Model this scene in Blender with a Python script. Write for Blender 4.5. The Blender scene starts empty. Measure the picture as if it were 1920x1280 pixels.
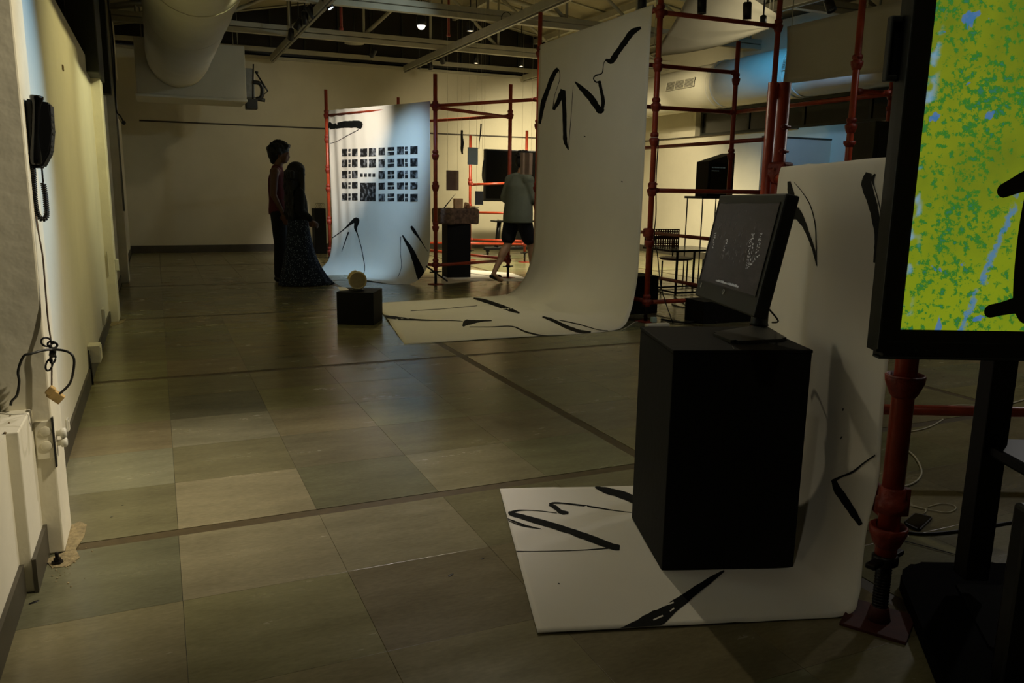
import bpy, bmesh, math, random
import numpy as np
from mathutils import Vector, Matrix, noise
random.seed(7)
PI = math.pi
C = bpy.context.scene.collection
S = bpy.context.scene

# ------------------------------------------------------------------ camera solve (two vanishing points, 28 mm)
F, CX, CY, H = 1493.0, 960.0, 640.0, 1.25
_a = np.array([290 - CX, 342 - CY, F]); _a /= np.linalg.norm(_a)
_b = np.array([4390 - CX, 408 - CY, F]); _b -= _a * (_a @ _b); _b /= np.linalg.norm(_b)
_u = np.cross(_b, _a)
ROT = np.array([_b, _a, _u])
if ROT[2] @ np.array([0, 1, 0]) > 0: ROT[2] *= -1
EYE = np.array([0, 0, H])
def ray(x, y): return ROT @ np.array([x - CX, y - CY, F])
def fl(x, y, z=0.0):
    d = ray(x, y); return Vector(EYE + d * (z - H) / d[2])
def onx(x, y, X):
    d = ray(x, y); return Vector(EYE + d * X / d[0])
def ony(x, y, Y):
    d = ray(x, y); return Vector(EYE + d * Y / d[1])
def dep(x, y, t): return Vector(EYE + ray(x, y) * t / F)
def onpl(x, y, P, n):
    d = Vector(ray(x, y)); o = Vector(EYE); n = Vector(n)
    return o + d * ((Vector(P) - o).dot(n) / d.dot(n))
def proj(P):
    c = ROT.T @ (np.array(P) - EYE); return np.array([CX + F * c[0] / c[2], CY + F * c[1] / c[2]])
def zat(y, P):
    lo, hi = -5.0, 12.0
    for _ in range(50):
        m = (lo + hi) / 2
        if proj((P[0], P[1], m))[1] > y: lo = m
        else: hi = m
    return m

cam = bpy.data.cameras.new('camera'); co = bpy.data.objects.new('camera', cam); C.objects.link(co)
cam.sensor_width = 36; cam.lens = F / 1920 * 36; cam.clip_start = 0.05
M4 = Matrix.Identity(4)
for i in range(3):
    M4[i][0] = ROT[i][0]; M4[i][1] = -ROT[i][1]; M4[i][2] = -ROT[i][2]; M4[i][3] = EYE[i]
co.matrix_world = M4
S.camera = co

# ------------------------------------------------------------------ world and lamps; most spots are unseen ones placed to fit the brightness
S.view_settings.view_transform = 'Standard'; S.view_settings.look = 'None'
S.view_settings.gamma = 1.0; S.view_settings.use_curve_mapping = False
S.view_settings.exposure = 0.0
w = bpy.data.worlds.new('world'); S.world = w; w.use_nodes = True
w.node_tree.nodes['Background'].inputs[0].default_value = (1.00, 0.95, 0.80, 1)
w.node_tree.nodes['Background'].inputs[1].default_value = 0.0041
def spot(name, loc, aim, watts, col, deg=60, blend=0.7, size=0.05):
    l = bpy.data.lights.new(name, 'SPOT'); l.energy = watts; l.color = col
    l.spot_size = math.radians(deg); l.spot_blend = blend; l.shadow_soft_size = size
    o = bpy.data.objects.new(name, l); C.objects.link(o); o.location = loc
    o.rotation_euler = (Vector(aim) - Vector(loc)).to_track_quat('-Z', 'Y').to_euler()
    return o
def area(name, loc, aim, watts, col, sx, sy):
    l = bpy.data.lights.new(name, 'AREA'); l.shape = 'RECTANGLE'; l.size = sx; l.size_y = sy
    l.energy = watts; l.color = col
    o = bpy.data.objects.new(name, l); C.objects.link(o); o.location = loc
    o.rotation_euler = (Vector(aim) - Vector(loc)).to_track_quat('-Z', 'Y').to_euler()
    return o
WARM = (1.0, 0.80, 0.50); SOFT = (1.0, 0.88, 0.66); COOL = (0.60, 0.80, 1.0)
spot('lamp_hall', (1.98, 4.6, 3.35), (1.6, 2.3, 0.4), 64.2, (1.00, 0.88, 0.62), 50, 1.0, 0.03)
spot('lamp_pool', (1.5, 4.4, 3.3), (0.36, 3.35, 0), 214.7, (1.00, 0.89, 0.82), 46, 1.0, 0.03)
spot('lamp_left_front', (0.3, 0.8, 3.2), (1.9, 2.0, 0.7), 15.9, (1.00, 0.94, 0.76), 60, 1.0, 0.06)
spot('lamp_pillar', (2.1, 2.25, 3.15), (-0.38, 3.2, 1.0), 330.0, (1.00, 0.88, 0.64), 50, 0.9, 0.02)
spot('lamp_phone_wall', (2.0, 4.1, 3.35), (-0.45, 3.75, 1.5), 287.5, (0.37, 0.67, 1.00), 34, 0.9, 0.03)
spot('lamp_left_wall', (1.9, 5.9, 3.35), (-0.45, 5.6, 1.6), 174.7, (1.00, 0.87, 0.38), 56, 1.0, 0.03)
spot('lamp_left_column', (1.7, 6.9, 3.35), (-0.45, 7.5, 1.8), 232.4, (1.00, 0.94, 0.49), 58, 1.0, 0.03)
spot('lamp_banner_blue', (2.3, 8.4, 3.35), (3.15, 10.0, 1.75), 11.8, (0.00, 0.00, 1.00), 32, 1.0, 0.05)
spot('lamp_banner_warm', (2.05, 8.9, 3.35), (2.62, 11.9, 1.55), 778.6, (1.00, 0.93, 0.82), 30, 1.0, 0.05)
spot('fill_banner_mid', (2.5, 8.7, 3.35), (2.85, 10.9, 1.0), 498.8, (0.43, 0.71, 1.00), 36, 1.0, 0.05)  # added fill to brighten the middle of the photo banner
spot('lamp_back_a', (4.75, 12.9, 3.35), (5.8, 15.85, 1.6), 105.9, (1.00, 0.84, 0.54), 80, 1.0, 0.05)
spot('lamp_back_b', (6.9, 12.5, 3.35), (7.4, 15.85, 1.2), 678.1, (1.00, 0.86, 0.56), 76, 1.0, 0.05)
spot('lamp_right_a', (6.3, 12.4, 3.35), (9.3, 13.0, 1.0), 347.5, (1.00, 0.86, 0.58), 60, 1.0, 0.05)
spot('lamp_right_b', (6.8, 9.4, 3.35), (9.3, 11.6, 1.2), 22.7, (1.00, 0.92, 0.72), 60, 1.0, 0.05)
spot('fill_canopy', (6.9, 7.0, 3.0), (6.4, 8.0, 3.15), 28.1, (1.00, 0.90, 0.68), 110, 1.0, 0.05)  # added spot with no fixture there; brightens the slung cloth
spot('lamp_duct_right', (7.0, 10.4, 3.0), (8.3, 11.9, 2.9), 121.8, (1.00, 0.86, 0.55), 60, 1.0, 0.05)
spot('lamp_right_blue', (6.9, 9.0, 3.35), (8.6, 9.8, 2.8), 71.5, (0.00, 0.44, 1.00), 70, 1.0, 0.05)
spot('lamp_partition', (7.3, 7.6, 3.35), (8.6, 9.3, 1.8), 106.0, (0.29, 0.53, 1.00), 80, 1.0, 0.05)
spot('lamp_centre', (4.75, 11.0, 3.35), (4.9, 12.5, 0), 1000.0, (1.0, 0.88, 0.6), 80, 1.0, 0.05)
spot('fill_floor_right', (7.4, 10.3, 3.35), (7.9, 11.6, 0), 900.0, (1.00, 0.88, 0.60), 90, 1.0, 0.05)  # added fill for far floor that mirrors the bright right wall
spot('lamp_wall_left_far', (2.9, 12.6, 3.35), (2.0, 15.85, 1.2), 41.8, (1.00, 0.88, 0.62), 90, 1.0, 0.08)
spot('lamp_big_banner', (2.25, 5.2, 3.35), (4.0, 7.7, 1.2), 30, (0.86, 0.93, 1.0), 70, 1.0, 0.05)
spot('fill_person', (4.75, 7.9, 3.38), (4.1, 9.9, 0.9), 70, (1.0, 0.90, 0.70), 50, 1.0, 0.05)  # added spot to lift the walking person, slab and hung panels
spot('lamp_banner_floor', (2.25, 8.9, 3.35), (2.7, 7.5, 0), 80.5, (1.00, 0.87, 0.44), 60, 1.0, 0.05)
spot('lamp_duct_far', (4.0, 9.6, 3.35), (0.6, 13.4, 3.0), 37.7, (0.76, 0.95, 1.00), 70, 1.0, 0.05)
spot('fill_hall_right', (6.4, 3.6, 3.35), (4.2, 3.8, 0), 86.5, (1.00, 0.96, 0.90), 110, 1.0, 0.1)  # added general fill for the right of the hall, no known fixture

area('fill_roof', (4.4, 9.0, 2.9), (4.4, 9.2, 6.0), 6.0, (1.0, 0.92, 0.72), 6, 13)  # unseen upward fill in place of light bounced onto the roof

# ------------------------------------------------------------------ materials
def lin(c):
    if isinstance(c, str): c = [int(c[i:i + 2], 16) / 255 for i in (0, 2, 4)]
    return tuple((v / 12.92 if v <= 0.04045 else ((v + 0.055) / 1.055) ** 2.4) for v in c) + (1,)
MATS = {}
def mat(name, col, rough=0.6, metal=0.0, var=0.0, scale=8.0, bump=0.0, bscale=60.0, spec=0.5, col2=None, emit=None, es=0.0, sheen=0.0):
    if name in MATS: return MATS[name]
    m = bpy.data.materials.new(name); m.use_nodes = True; nt = m.node_tree; b = nt.nodes['Principled BSDF']
    c = lin(col)
    b.inputs['Base Color'].default_value = c; b.inputs['Roughness'].default_value = rough
    b.inputs['Metallic'].default_value = metal; b.inputs['Specular IOR Level'].default_value = spec
    tc = nt.nodes.new('ShaderNodeTexCoord')
    if var or col2:
        n = nt.nodes.new('ShaderNodeTexNoise'); n.inputs['Scale'].default_value = scale; n.inputs['Detail'].default_value = 5
        n.inputs['Roughness'].default_value = 0.6
        nt.links.new(tc.outputs['Object'], n.inputs['Vector'])
        r = nt.nodes.new('ShaderNodeValToRGB'); r.color_ramp.elements[0].position = 0.3; r.color_ramp.elements[1].position = 0.7
        c2 = lin(col2) if col2 else tuple(min(1, v * (1 + var)) for v in c[:3]) + (1,)
        c1 = c if col2 else tuple(v * (1 - var) for v in c[:3]) + (1,)
        r.color_ramp.elements[0].color = c1; r.color_ramp.elements[1].color = c2
        nt.links.new(n.outputs['Fac'], r.inputs['Fac']); nt.links.new(r.outputs['Color'], b.inputs['Base Color'])
    if bump:
        n2 = nt.nodes.new('ShaderNodeTexNoise'); n2.inputs['Scale'].default_value = bscale; n2.inputs['Detail'].default_value = 3
        nt.links.new(tc.outputs['Object'], n2.inputs['Vector'])
        bp = nt.nodes.new('ShaderNodeBump'); bp.inputs['Strength'].default_value = bump; bp.inputs['Distance'].default_value = 0.01
        nt.links.new(n2.outputs['Fac'], bp.inputs['Height']); nt.links.new(bp.outputs['Normal'], b.inputs['Normal'])
    if emit:
        b.inputs['Emission Color'].default_value = lin(emit); b.inputs['Emission Strength'].default_value = es
    if sheen: b.inputs['Sheen Weight'].default_value = sheen
    MATS[name] = m; return m
wall_w = mat('plaster_white', 'e6e0cb', 0.85, var=0.06, scale=1.6, bump=0.15, bscale=25)
wall_c = mat('plaster_cream', 'cfc8ae', 0.8, var=0.07, scale=1.2, bump=0.12, bscale=18)
col_m = mat('column_paint', 'e8e1c9', 0.8, var=0.10, scale=3, bump=0.3, bscale=14)
skirt = mat('skirting_stone', '4a4538', 0.5, var=0.2, scale=5)
steel_p = mat('beam_paint', 'b9b5a0', 0.55, var=0.12, scale=3)
roof_m = mat('roof_lining', 'a89f7f', 0.8, var=0.15, scale=1.5)
dark_m = mat('dark_void_paint', '1d1a12', 0.45, var=0.3, scale=2)
glass_d = mat('night_glass', '0b0c0a', 0.12, spec=0.6)
frame_d = mat('window_frame_dark', '26281f', 0.5, var=0.15, scale=6)
red = mat('red_oxide_paint', 'a53e22', 0.38, var=0.22, scale=14, bump=0.15, bscale=40)
redd = mat('red_coupler_paint', '8a2e1c', 0.5, var=0.3, scale=20, bump=0.4, bscale=50)
jack = mat('blackened_jack', '1c1815', 0.4, metal=0.4, var=0.3, scale=25)
blackp = mat('black_plinth_paint', '0b0b0a', 0.75, spec=0.25, var=0.25, scale=4, bump=0.1, bscale=30)
blackf = mat('black_plastic', '080808', 0.4, var=0.1, scale=10)
blackg = mat('black_gloss', '060606', 0.2)
charc = mat('charcoal_plastic', '1e1f1b', 0.5, var=0.12, scale=12)
paper = mat('banner_paper', 'e6e0d2', 0.75, var=0.025, scale=2.5, bump=0.06, bscale=6)
ink = mat('black_ink', '0c0d0b', 0.8, var=0.35, scale=30, spec=0.2)
duct_m = mat('duct_fabric', 'c9c4b0', 0.8, var=0.05, scale=2, bump=0.1, bscale=8)
white_p = mat('white_plastic', 'd8d5c6', 0.45, var=0.05, scale=10)
cardm = mat('adapter_tan', 'c9a86a', 0.6, var=0.2, scale=30)
cable_b = mat('cable_black', '12120f', 0.45, var=0.1, scale=10)
cable_w = mat('cable_white', 'cfc9ae', 0.5, var=0.05, scale=10)
wood_l = mat('pale_wood', 'd2ad7c', 0.6, var=0.2, scale=18)
stone_r = mat('rough_stone', '665240', 0.9, var=0.6, scale=26, bump=1.0, bscale=40)
chrome = mat('galvanised', '8f8e86', 0.35, metal=0.8, var=0.2, scale=12)
skin = mat('skin_tone', '6a4836', 0.55, var=0.06, scale=8)
hairm = mat('hair_black', '0f0c0a', 0.6, var=0.4, scale=60, bump=0.6, bscale=90)
rust = mat('rusty_dirt', '7d6a4c', 0.95, var=0.4, scale=30, bump=0.5, bscale=60)
debris_m = mat('plaster_debris', '93845f', 0.95, var=0.35, scale=40, bump=0.6, bscale=80)

def noder(name):
    m = bpy.data.materials.new(name); m.use_nodes = True; nt = m.node_tree; MATS[name] = m
    return m, nt, nt.nodes['Principled BSDF']
def tile_material(name, attr):
    m, nt, b = noder(name)
    if attr:
        a = nt.nodes.new('ShaderNodeAttribute'); a.attribute_name = 'tilecol'; src = a.outputs['Color']
    else:
        a = nt.nodes.new('ShaderNodeObjectInfo'); src = a.outputs['Color']
    g = nt.nodes.new('ShaderNodeNewGeometry')
    n = nt.nodes.new('ShaderNodeTexNoise'); n.inputs['Scale'].default_value = 3.2; n.inputs['Detail'].default_value = 8; n.inputs['Roughness'].default_value = 0.65
    mp = nt.nodes.new('ShaderNodeMapping'); mp.inputs['Scale'].default_value = (0.6, 1.8, 1)
    nt.links.new(g.outputs['Position'], mp.inputs['Vector']); nt.links.new(mp.outputs['Vector'], n.inputs['Vector'])
    r = nt.nodes.new('ShaderNodeMapRange'); r.inputs['From Min'].default_value = 0.3; r.inputs['From Max'].default_value = 0.7
    r.inputs['To Min'].default_value = 0.92; r.inputs['To Max'].default_value = 1.42
    nt.links.new(n.outputs['Fac'], r.inputs['Value'])
    mx = nt.nodes.new('ShaderNodeVectorMath'); mx.operation = 'SCALE'
    nt.links.new(src, mx.inputs[0]); nt.links.new(r.outputs['Result'], mx.inputs['Scale'])
    # fine streaks and pale scratches
    n2 = nt.nodes.new('ShaderNodeTexNoise'); n2.inputs['Scale'].default_value = 60; n2.inputs['Detail'].default_value = 4
    nt.links.new(mp.outputs['Vector'], n2.inputs['Vector'])
    r2 = nt.nodes.new('ShaderNodeMapRange'); r2.inputs['From Min'].default_value = 0.25; r2.inputs['From Max'].default_value = 0.8
    r2.inputs['To Min'].default_value = 0.88; r2.inputs['To Max'].default_value = 1.14
    nt.links.new(n2.outputs['Fac'], r2.inputs['Value'])
    mx2 = nt.nodes.new('ShaderNodeVectorMath'); mx2.operation = 'SCALE'
    nt.links.new(mx.outputs[0], mx2.inputs[0]); nt.links.new(r2.outputs['Result'], mx2.inputs['Scale'])
    nt.links.new(mx2.outputs[0], b.inputs['Base Color'])
    rr = nt.nodes.new('ShaderNodeMapRange'); rr.inputs['To Min'].default_value = 0.16; rr.inputs['To Max'].default_value = 0.34
    nt.links.new(n.outputs['Fac'], rr.inputs['Value']); nt.links.new(rr.outputs['Result'], b.inputs['Roughness'])
    bp = nt.nodes.new('ShaderNodeBump'); bp.inputs['Strength'].default_value = 0.06; bp.inputs['Distance'].default_value = 0.01
    nt.links.new(n.outputs['Fac'], bp.inputs['Height']); nt.links.new(bp.outputs['Normal'], b.inputs['Normal'])
    b.inputs['Specular IOR Level'].default_value = 0.5
    return m
tile_m = tile_material('kota_stone', False)
tile_far = tile_material('kota_stone_far', True)
strip_m = mat('brass_brown_strip', '55482c', 0.45, var=0.2, scale=20)
grout_m = mat('floor_screed', '2c2a1f', 0.7, var=0.2, scale=10)

# ------------------------------------------------------------------ mesh helpers
def V(*a): return Vector(a)
def frame(loc=(0, 0, 0), rz=0.0): return Matrix.Translation(Vector(loc)) @ Matrix.Rotation(rz, 4, 'Z')
def bx(bm, lo, hi, M=None, bev=0.0, seg=2):
    lo, hi = Vector(lo), Vector(hi); c = (lo + hi) / 2; d = hi - lo
    r = bmesh.ops.create_cube(bm, size=1.0, matrix=Matrix.Translation(c) @ Matrix.Diagonal((*d, 1)))
    vs = r['verts']
    if bev:
        es = list({e for v in vs for e in v.link_edges})
        rr = bmesh.ops.bevel(bm, geom=es, offset=bev, segments=seg, profile=0.5, affect='EDGES')
        vs = list({v for f in rr['faces'] for v in f.verts} | {v for v in vs if v.is_valid})
    if M is not None: bmesh.ops.transform(bm, matrix=M, verts=[v for v in vs if v.is_valid])
    return vs
def tube(bm, pts, r, n=8, cap=True, closed=False):
    pts = [Vector(p) for p in pts]; rs = r if isinstance(r, (list, tuple)) else [r] * len(pts)
    rings = []; prev = None
    for i, p in enumerate(pts):
        a = pts[max(i - 1, 0)]; b = pts[min(i + 1, len(pts) - 1)]
        if closed: a = pts[i - 1]; b = pts[(i + 1) % len(pts)]
        t = (b - a).normalized() if (b - a).length > 1e-9 else V(0, 0, 1)
        if prev is None:
            ref = V(0, 0, 1) if abs(t.z) < 0.9 else V(1, 0, 0); x = t.cross(ref).normalized()
        else:
            x = (prev - t * prev.dot(t)); x = x.normalized() if x.length > 1e-6 else t.orthogonal().normalized()
        prev = x; y = t.cross(x)
        rings.append([bm.verts.new(p + (x * math.cos(2 * PI * k / n) + y * math.sin(2 * PI * k / n)) * rs[i]) for k in range(n)])
    m = len(rings)
    for i in range(m if closed else m - 1):
        A, B = rings[i], rings[(i + 1) % m]
        for k in range(n):
            f = bm.faces.new((A[k], A[(k + 1) % n], B[(k + 1) % n], B[k])); f.smooth = True
    if cap and not closed:
        bm.faces.new(list(reversed(rings[0]))); bm.faces.new(rings[-1])
def lathe(bm, prof, M=None, n=20, smooth=True):
    M = M or Matrix.Identity(4); rings = []
    for r, z in prof:
        rings.append([bm.verts.new(M @ V(max(r, 1e-4) * math.cos(2 * PI * k / n), max(r, 1e-4) * math.sin(2 * PI * k / n), z)) for k in range(n)])
    for A, B in zip(rings, rings[1:]):
        for k in range(n):
            f = bm.faces.new((A[k], A[(k + 1) % n], B[(k + 1) % n], B[k])); f.smooth = smooth
    bm.faces.new(list(reversed(rings[0]))); bm.faces.new(rings[-1])
def prism(bm, poly, z0, z1, M=None):
    """poly: list of 2D (or Vector) points; extruded in z"""
    M = M or Matrix.Identity(4)
    A = [bm.verts.new(M @ V(p[0], p[1], z0)) for p in poly]; B = [bm.verts.new(M @ V(p[0], p[1], z1)) for p in poly]
    bm.faces.new(list(reversed(A))); bm.faces.new(B); n = len(poly)
    for k in range(n): bm.faces.new((A[k], A[(k + 1) % n], B[(k + 1) % n], B[k]))
def loft(bm, rings, n=16):
    """rings: (centre, rx, ry) around z; ellipses"""
    R = []
    for (c, rx, ry) in rings:
        c = Vector(c); R.append([bm.verts.new(c + V(rx * math.cos(2 * PI * k / n), ry * math.sin(2 * PI * k / n), 0)) for k in range(n)])
    for A, B in zip(R, R[1:]):
        for k in range(n):
            f = bm.faces.new((A[k], A[(k + 1) % n], B[(k + 1) % n], B[k])); f.smooth = True
    bm.faces.new(list(reversed(R[0]))); bm.faces.new(R[-1])
def quadsheet(bm, grid, thick=0.0):
    R = [[bm.verts.new(p) for p in row] for row in grid]
    for A, B in zip(R, R[1:]):
        for k in range(len(A) - 1):
            f = bm.faces.new((A[k], A[k + 1], B[k + 1], B[k])); f.smooth = True
def nb(): return bmesh.new()
TM = {}
def setp(o, label=None, cat=None, group=None, kind=None):
    if label: o['label'] = label
    if cat: o['category'] = cat
    if group: o['group'] = group
    if kind: o['kind'] = kind
    return o
def obj(name, bm, m, parent=None, kind=None, label=None, cat=None, group=None, origin=None, fixn=True, local=False):
    """world-space bmesh -> one mesh object; children are stored in the parent's space"""
    if fixn: bmesh.ops.recalc_face_normals(bm, faces=bm.faces[:])
    M = Matrix.Identity(4)
    if parent is not None:
        if not local: M = TM[parent.name].inverted()
    elif origin is not None: M = Matrix.Translation(-Vector(origin))
    bmesh.ops.transform(bm, matrix=M, verts=bm.verts[:])
    me = bpy.data.meshes.new(name); bm.to_mesh(me); bm.free(); me.materials.append(m)
    o = bpy.data.objects.new(name, me); C.objects.link(o)
    if parent is not None: o.parent = parent; TM[o.name] = TM[parent.name].copy()
    else:
        if origin is not None: o.location = origin
        TM[o.name] = Matrix.Translation(Vector(origin)) if origin is not None else Matrix.Identity(4)
    setp(o, label, cat, group, kind); return o
def thing(name, label, cat, loc=(0, 0, 0), rz=0.0, group=None, kind=None):
    o = bpy.data.objects.new(name, None); C.objects.link(o); o.location = loc; o.rotation_euler = (0, 0, rz)
    o.empty_display_size = 0.1
    TM[o.name] = frame(loc, rz); setp(o, label, cat, group, kind); return o
def dup(root, loc, rz, label, group=None):
    r = root.copy(); C.objects.link(r); r.location = loc; r.rotation_euler = (0, 0, rz); r['label'] = label
    if group: r['group'] = group
    TM[r.name] = frame(loc, rz)
    for ch in list(root.children):
        c = ch.copy(); C.objects.link(c); c.parent = r
        for g in list(ch.children):
            d = g.copy(); C.objects.link(d); d.parent = c
    return r
def bez(p0, p1, p2, p3, n=12):
    return [((1 - t) ** 3) * Vector(p0) + 3 * ((1 - t) ** 2) * t * Vector(p1) + 3 * (1 - t) * t * t * Vector(p2) + t ** 3 * Vector(p3) for t in [i / n for i in range(n + 1)]]
def catmull(pts, n=6):
    pts = [Vector(p) for p in pts]; out = []
    for i in range(len(pts) - 1):
        p0 = pts[max(i - 1, 0)]; p1 = pts[i]; p2 = pts[i + 1]; p3 = pts[min(i + 2, len(pts) - 1)]
        for k in range(n):
            t = k / n
            out.append(0.5 * ((2 * p1) + (-p0 + p2) * t + (2 * p0 - 5 * p1 + 4 * p2 - p3) * t * t + (-p0 + 3 * p1 - 3 * p2 + p3) * t ** 3))
    out.append(pts[-1]); return out

# ================================================================== SETTING
XL, XR, YB = -0.45, 9.3, 15.85
STRY = [2.97 + 2.567 * k for k in range(6)]     # divider strips across
STRX = [2.043, 4.60, 7.16]
bm = nb(); bx(bm, (-1.6, -2.5, -0.10), (12.5, YB, -0.012)); floor = obj('floor', bm, grout_m, kind='structure')
def cuts(strips, first, last, n=5, hw=0.03):
    out = []; edges = [first] + strips + [last]
    for i in range(len(edges) - 1):
        a, b = edges[i] + (hw if i else 0), edges[i + 1] - (hw if i < len(edges) - 2 else 0)
        k = max(1, round((b - a) / 0.505))
        for j in range(k): out.append((a + (b - a) * j / k, a + (b - a) * (j + 1) / k))
    return out
xs = [(-0.45, 0.0)] + cuts(STRX, 0.0, 12.2); ys = cuts(STRY, -2.05, YB)
BASE = [(0.195, 0.172, 0.086), (0.185, 0.166, 0.084), (0.205, 0.180, 0.090), (0.178, 0.160, 0.082), (0.198, 0.178, 0.090)]
GREEN = [(0.158, 0.141, 0.072), (0.150, 0.136, 0.070), (0.165, 0.146, 0.072)]
SPEC = {(-0.2, 3.25): GREEN[1], (-0.2, 2.7): (0.128, 0.124, 0.070), (0.25, 3.75): GREEN[0], (0.77, 3.25): (0.132, 0.126, 0.068),
        (1.27, 2.7): GREEN[1], (0.25, 3.25): (0.235, 0.203, 0.115), (0.25, 2.7): (0.215, 0.188, 0.108), (0.77, 2.7): (0.205, 0.182, 0.105),
        (0.25, 4.8): (0.13, 0.12, 0.072), (0.25, 4.25): (0.215, 0.195, 0.115), (1.27, 3.25): (0.20, 0.18, 0.10), (-0.2, 3.75): (0.2, 0.19, 0.112)}
meshes = {}
def tile_mesh(w_, d_):
    k = (round(w_, 3), round(d_, 3))
    if k not in meshes:
        b = nb(); g = 0.0006; e = 0.0006
        prism(b, [(g, g), (w_ - g, g), (w_ - g, d_ - g), (g, d_ - g)], -0.012, -e * 0.25)
        top = [v for v in b.verts if v.co.z > -0.002]
        r = [b.verts.new((x, y, 0)) for x, y in [(g + e, g + e), (w_ - g - e, g + e), (w_ - g - e, d_ - g - e), (g + e, d_ - g - e)]]
        for f in [f for f in b.faces if all(v in top for v in f.verts)]: b.faces.remove(f)
        b.faces.new(r)
        for k2 in range(4): b.faces.new((top[k2], top[(k2 + 1) % 4], r[(k2 + 1) % 4], r[k2]))
        bmesh.ops.recalc_face_normals(b, faces=b.faces[:])
        me = bpy.data.meshes.new('floor_tile'); b.to_mesh(me); b.free(); me.materials.append(tile_m); meshes[k] = me
    return meshes[k]
far = []; cnt = 0
cand = []
for (x0, x1) in xs:
    for (y0, y1) in ys:
        cxm, cym = (x0 + x1) / 2, (y0 + y1) / 2
        col = None
        for k, v in SPEC.items():
            if abs(k[0] - cxm) < 0.2 and abs(k[1] - cym) < 0.2: col = v
        if col is None:
            rnd = random.random(); col = random.choice(BASE) if rnd < 0.88 else random.choice(GREEN)
            col = tuple(c * random.uniform(0.93, 1.06) for c in col)
        if XL - 0.3 < x0 and x0 < 10 and y1 > 0.6:
            p = proj((cxm, cym, 0)) if (ROT.T @ (np.array((cxm, cym, 0)) - EYE))[2] > 0.3 else (1e9, 1e9)
            vis = -260 < p[0] < 2150 and p[1] < 1620
        else: vis = False
        cand.append((math.hypot(cxm, cym) if vis else 99 + random.random(), x0, x1, y0, y1, col))
cand.sort()
for i, (dd, x0, x1, y0, y1, col) in enumerate(cand):
    if i < 290 and dd < 90:
        o = bpy.data.objects.new('floor_tile', tile_mesh(x1 - x0, y1 - y0)); C.objects.link(o); o.location = (x0, y0, 0)
        o.parent = floor; o.color = (*col, 1)
    else: far.append((x0, x1, y0, y1, col))
bm = nb(); cl = bm.loops.layers.float_color.new('tilecol')
for (x0, x1, y0, y1, col) in far:
    g = 0.0015; vs = [bm.verts.new((x, y, 0)) for x, y in ((x0 + g, y0 + g), (x1 - g, y0 + g), (x1 - g, y1 - g), (x0 + g, y1 - g))]
    vb = [bm.verts.new((v.co.x, v.co.y, -0.012)) for v in vs]
    fs = [bm.faces.new(vs)] + [bm.faces.new((vs[k], vb[k], vb[(k + 1) % 4], vs[(k + 1) % 4])) for k in range(4)]
    for f in fs:
        for l in f.loops: l[cl] = (*col, 1)
obj('far_floor_tiles', bm, tile_far, floor, kind='stuff')
for k, y in enumerate(STRY):
    bm = nb(); bx(bm, (XL, y - 0.028, -0.012), (12.2, y + 0.028, -0.0015)); obj('divider_strip', bm, strip_m, floor)
for k, x in enumerate(STRX):
    for a, b_ in zip([-2.05] + [y + 0.03 for y in STRY], [y - 0.03 for y in STRY] + [YB]):
        if b_ - a > 0.1:
            bm = nb(); bx(bm, (x - 0.028, a, -0.012), (x + 0.028, b_, -0.002)); obj('divider_strip', bm, strip_m, floor)

# walls
bm = nb()
bx(bm, (-0.75, 3.18, 0), (XL, 7.98, 2.25)); bx(bm, (-0.75, 8.3, 0), (-0.47, YB, 2.25))
bx(bm, (-0.95, -2.5, 0), (XL, 2.67, 0.515)); bx(bm, (-0.95, 2.67, 0), (-0.417, 2.94, 0.515), bev=0.004)
bx(bm, (-0.95, -2.5, 2.3), (-0.5, 2.94, 3.9)); bx(bm, (-0.9, 3.18, 2.95), (XL - 0.02, YB, 3.9))
bx(bm, (-1.0, -2.5, 0), (-0.82, YB, 3.9))
wall_left = obj('wall_left', bm, wall_w, kind='structure')
bm = nb(); bx(bm, (-0.8, YB, 0), (12.5, YB + 0.2, 3.56)); wall_back = obj('wall_back', bm, wall_c, kind='structure')
bm = nb()
bx(bm, (XR, -2.5, 0), (XR + 0.25, YB, 2.25)); bx(bm, (XR, -2.5, 2.72), (XR + 0.25, YB, 3.95))
bx(bm, (XR, 12.68, 2.25), (XR + 0.25, YB, 2.72))
obj('wall_right', bm, wall_c, kind='structure')
bm = nb(); bx(bm, (-1.0, -2.7, 0), (XR + 0.25, -2.5, 3.9)); obj('wall_front', bm, wall_w, kind='structure')
bm = nb()
bx(bm, (XL, 3.18, 0), (XL + 0.012, 7.98, 0.10)); bx(bm, (-0.47, 8.3, 0), (-0.458, YB, 0.10)); bx(bm, (XL, -2.5, 0), (XL + 0.012, 2.66, 0.10))
bx(bm, (-0.417, 2.66, 0), (-0.405, 2.94, 0.11))
obj('baseboard_left', bm, skirt, kind='structure')
bm = nb(); bx(bm, (-0.47, YB - 0.015, 0), (XR, YB, 0.13)); obj('baseboard_back', bm, skirt, kind='structure')
bm = nb(); bx(bm, (XR - 0.015, 0, 0), (XR, YB, 0.13)); obj('baseboard_right', bm, skirt, kind='structure')
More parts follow.
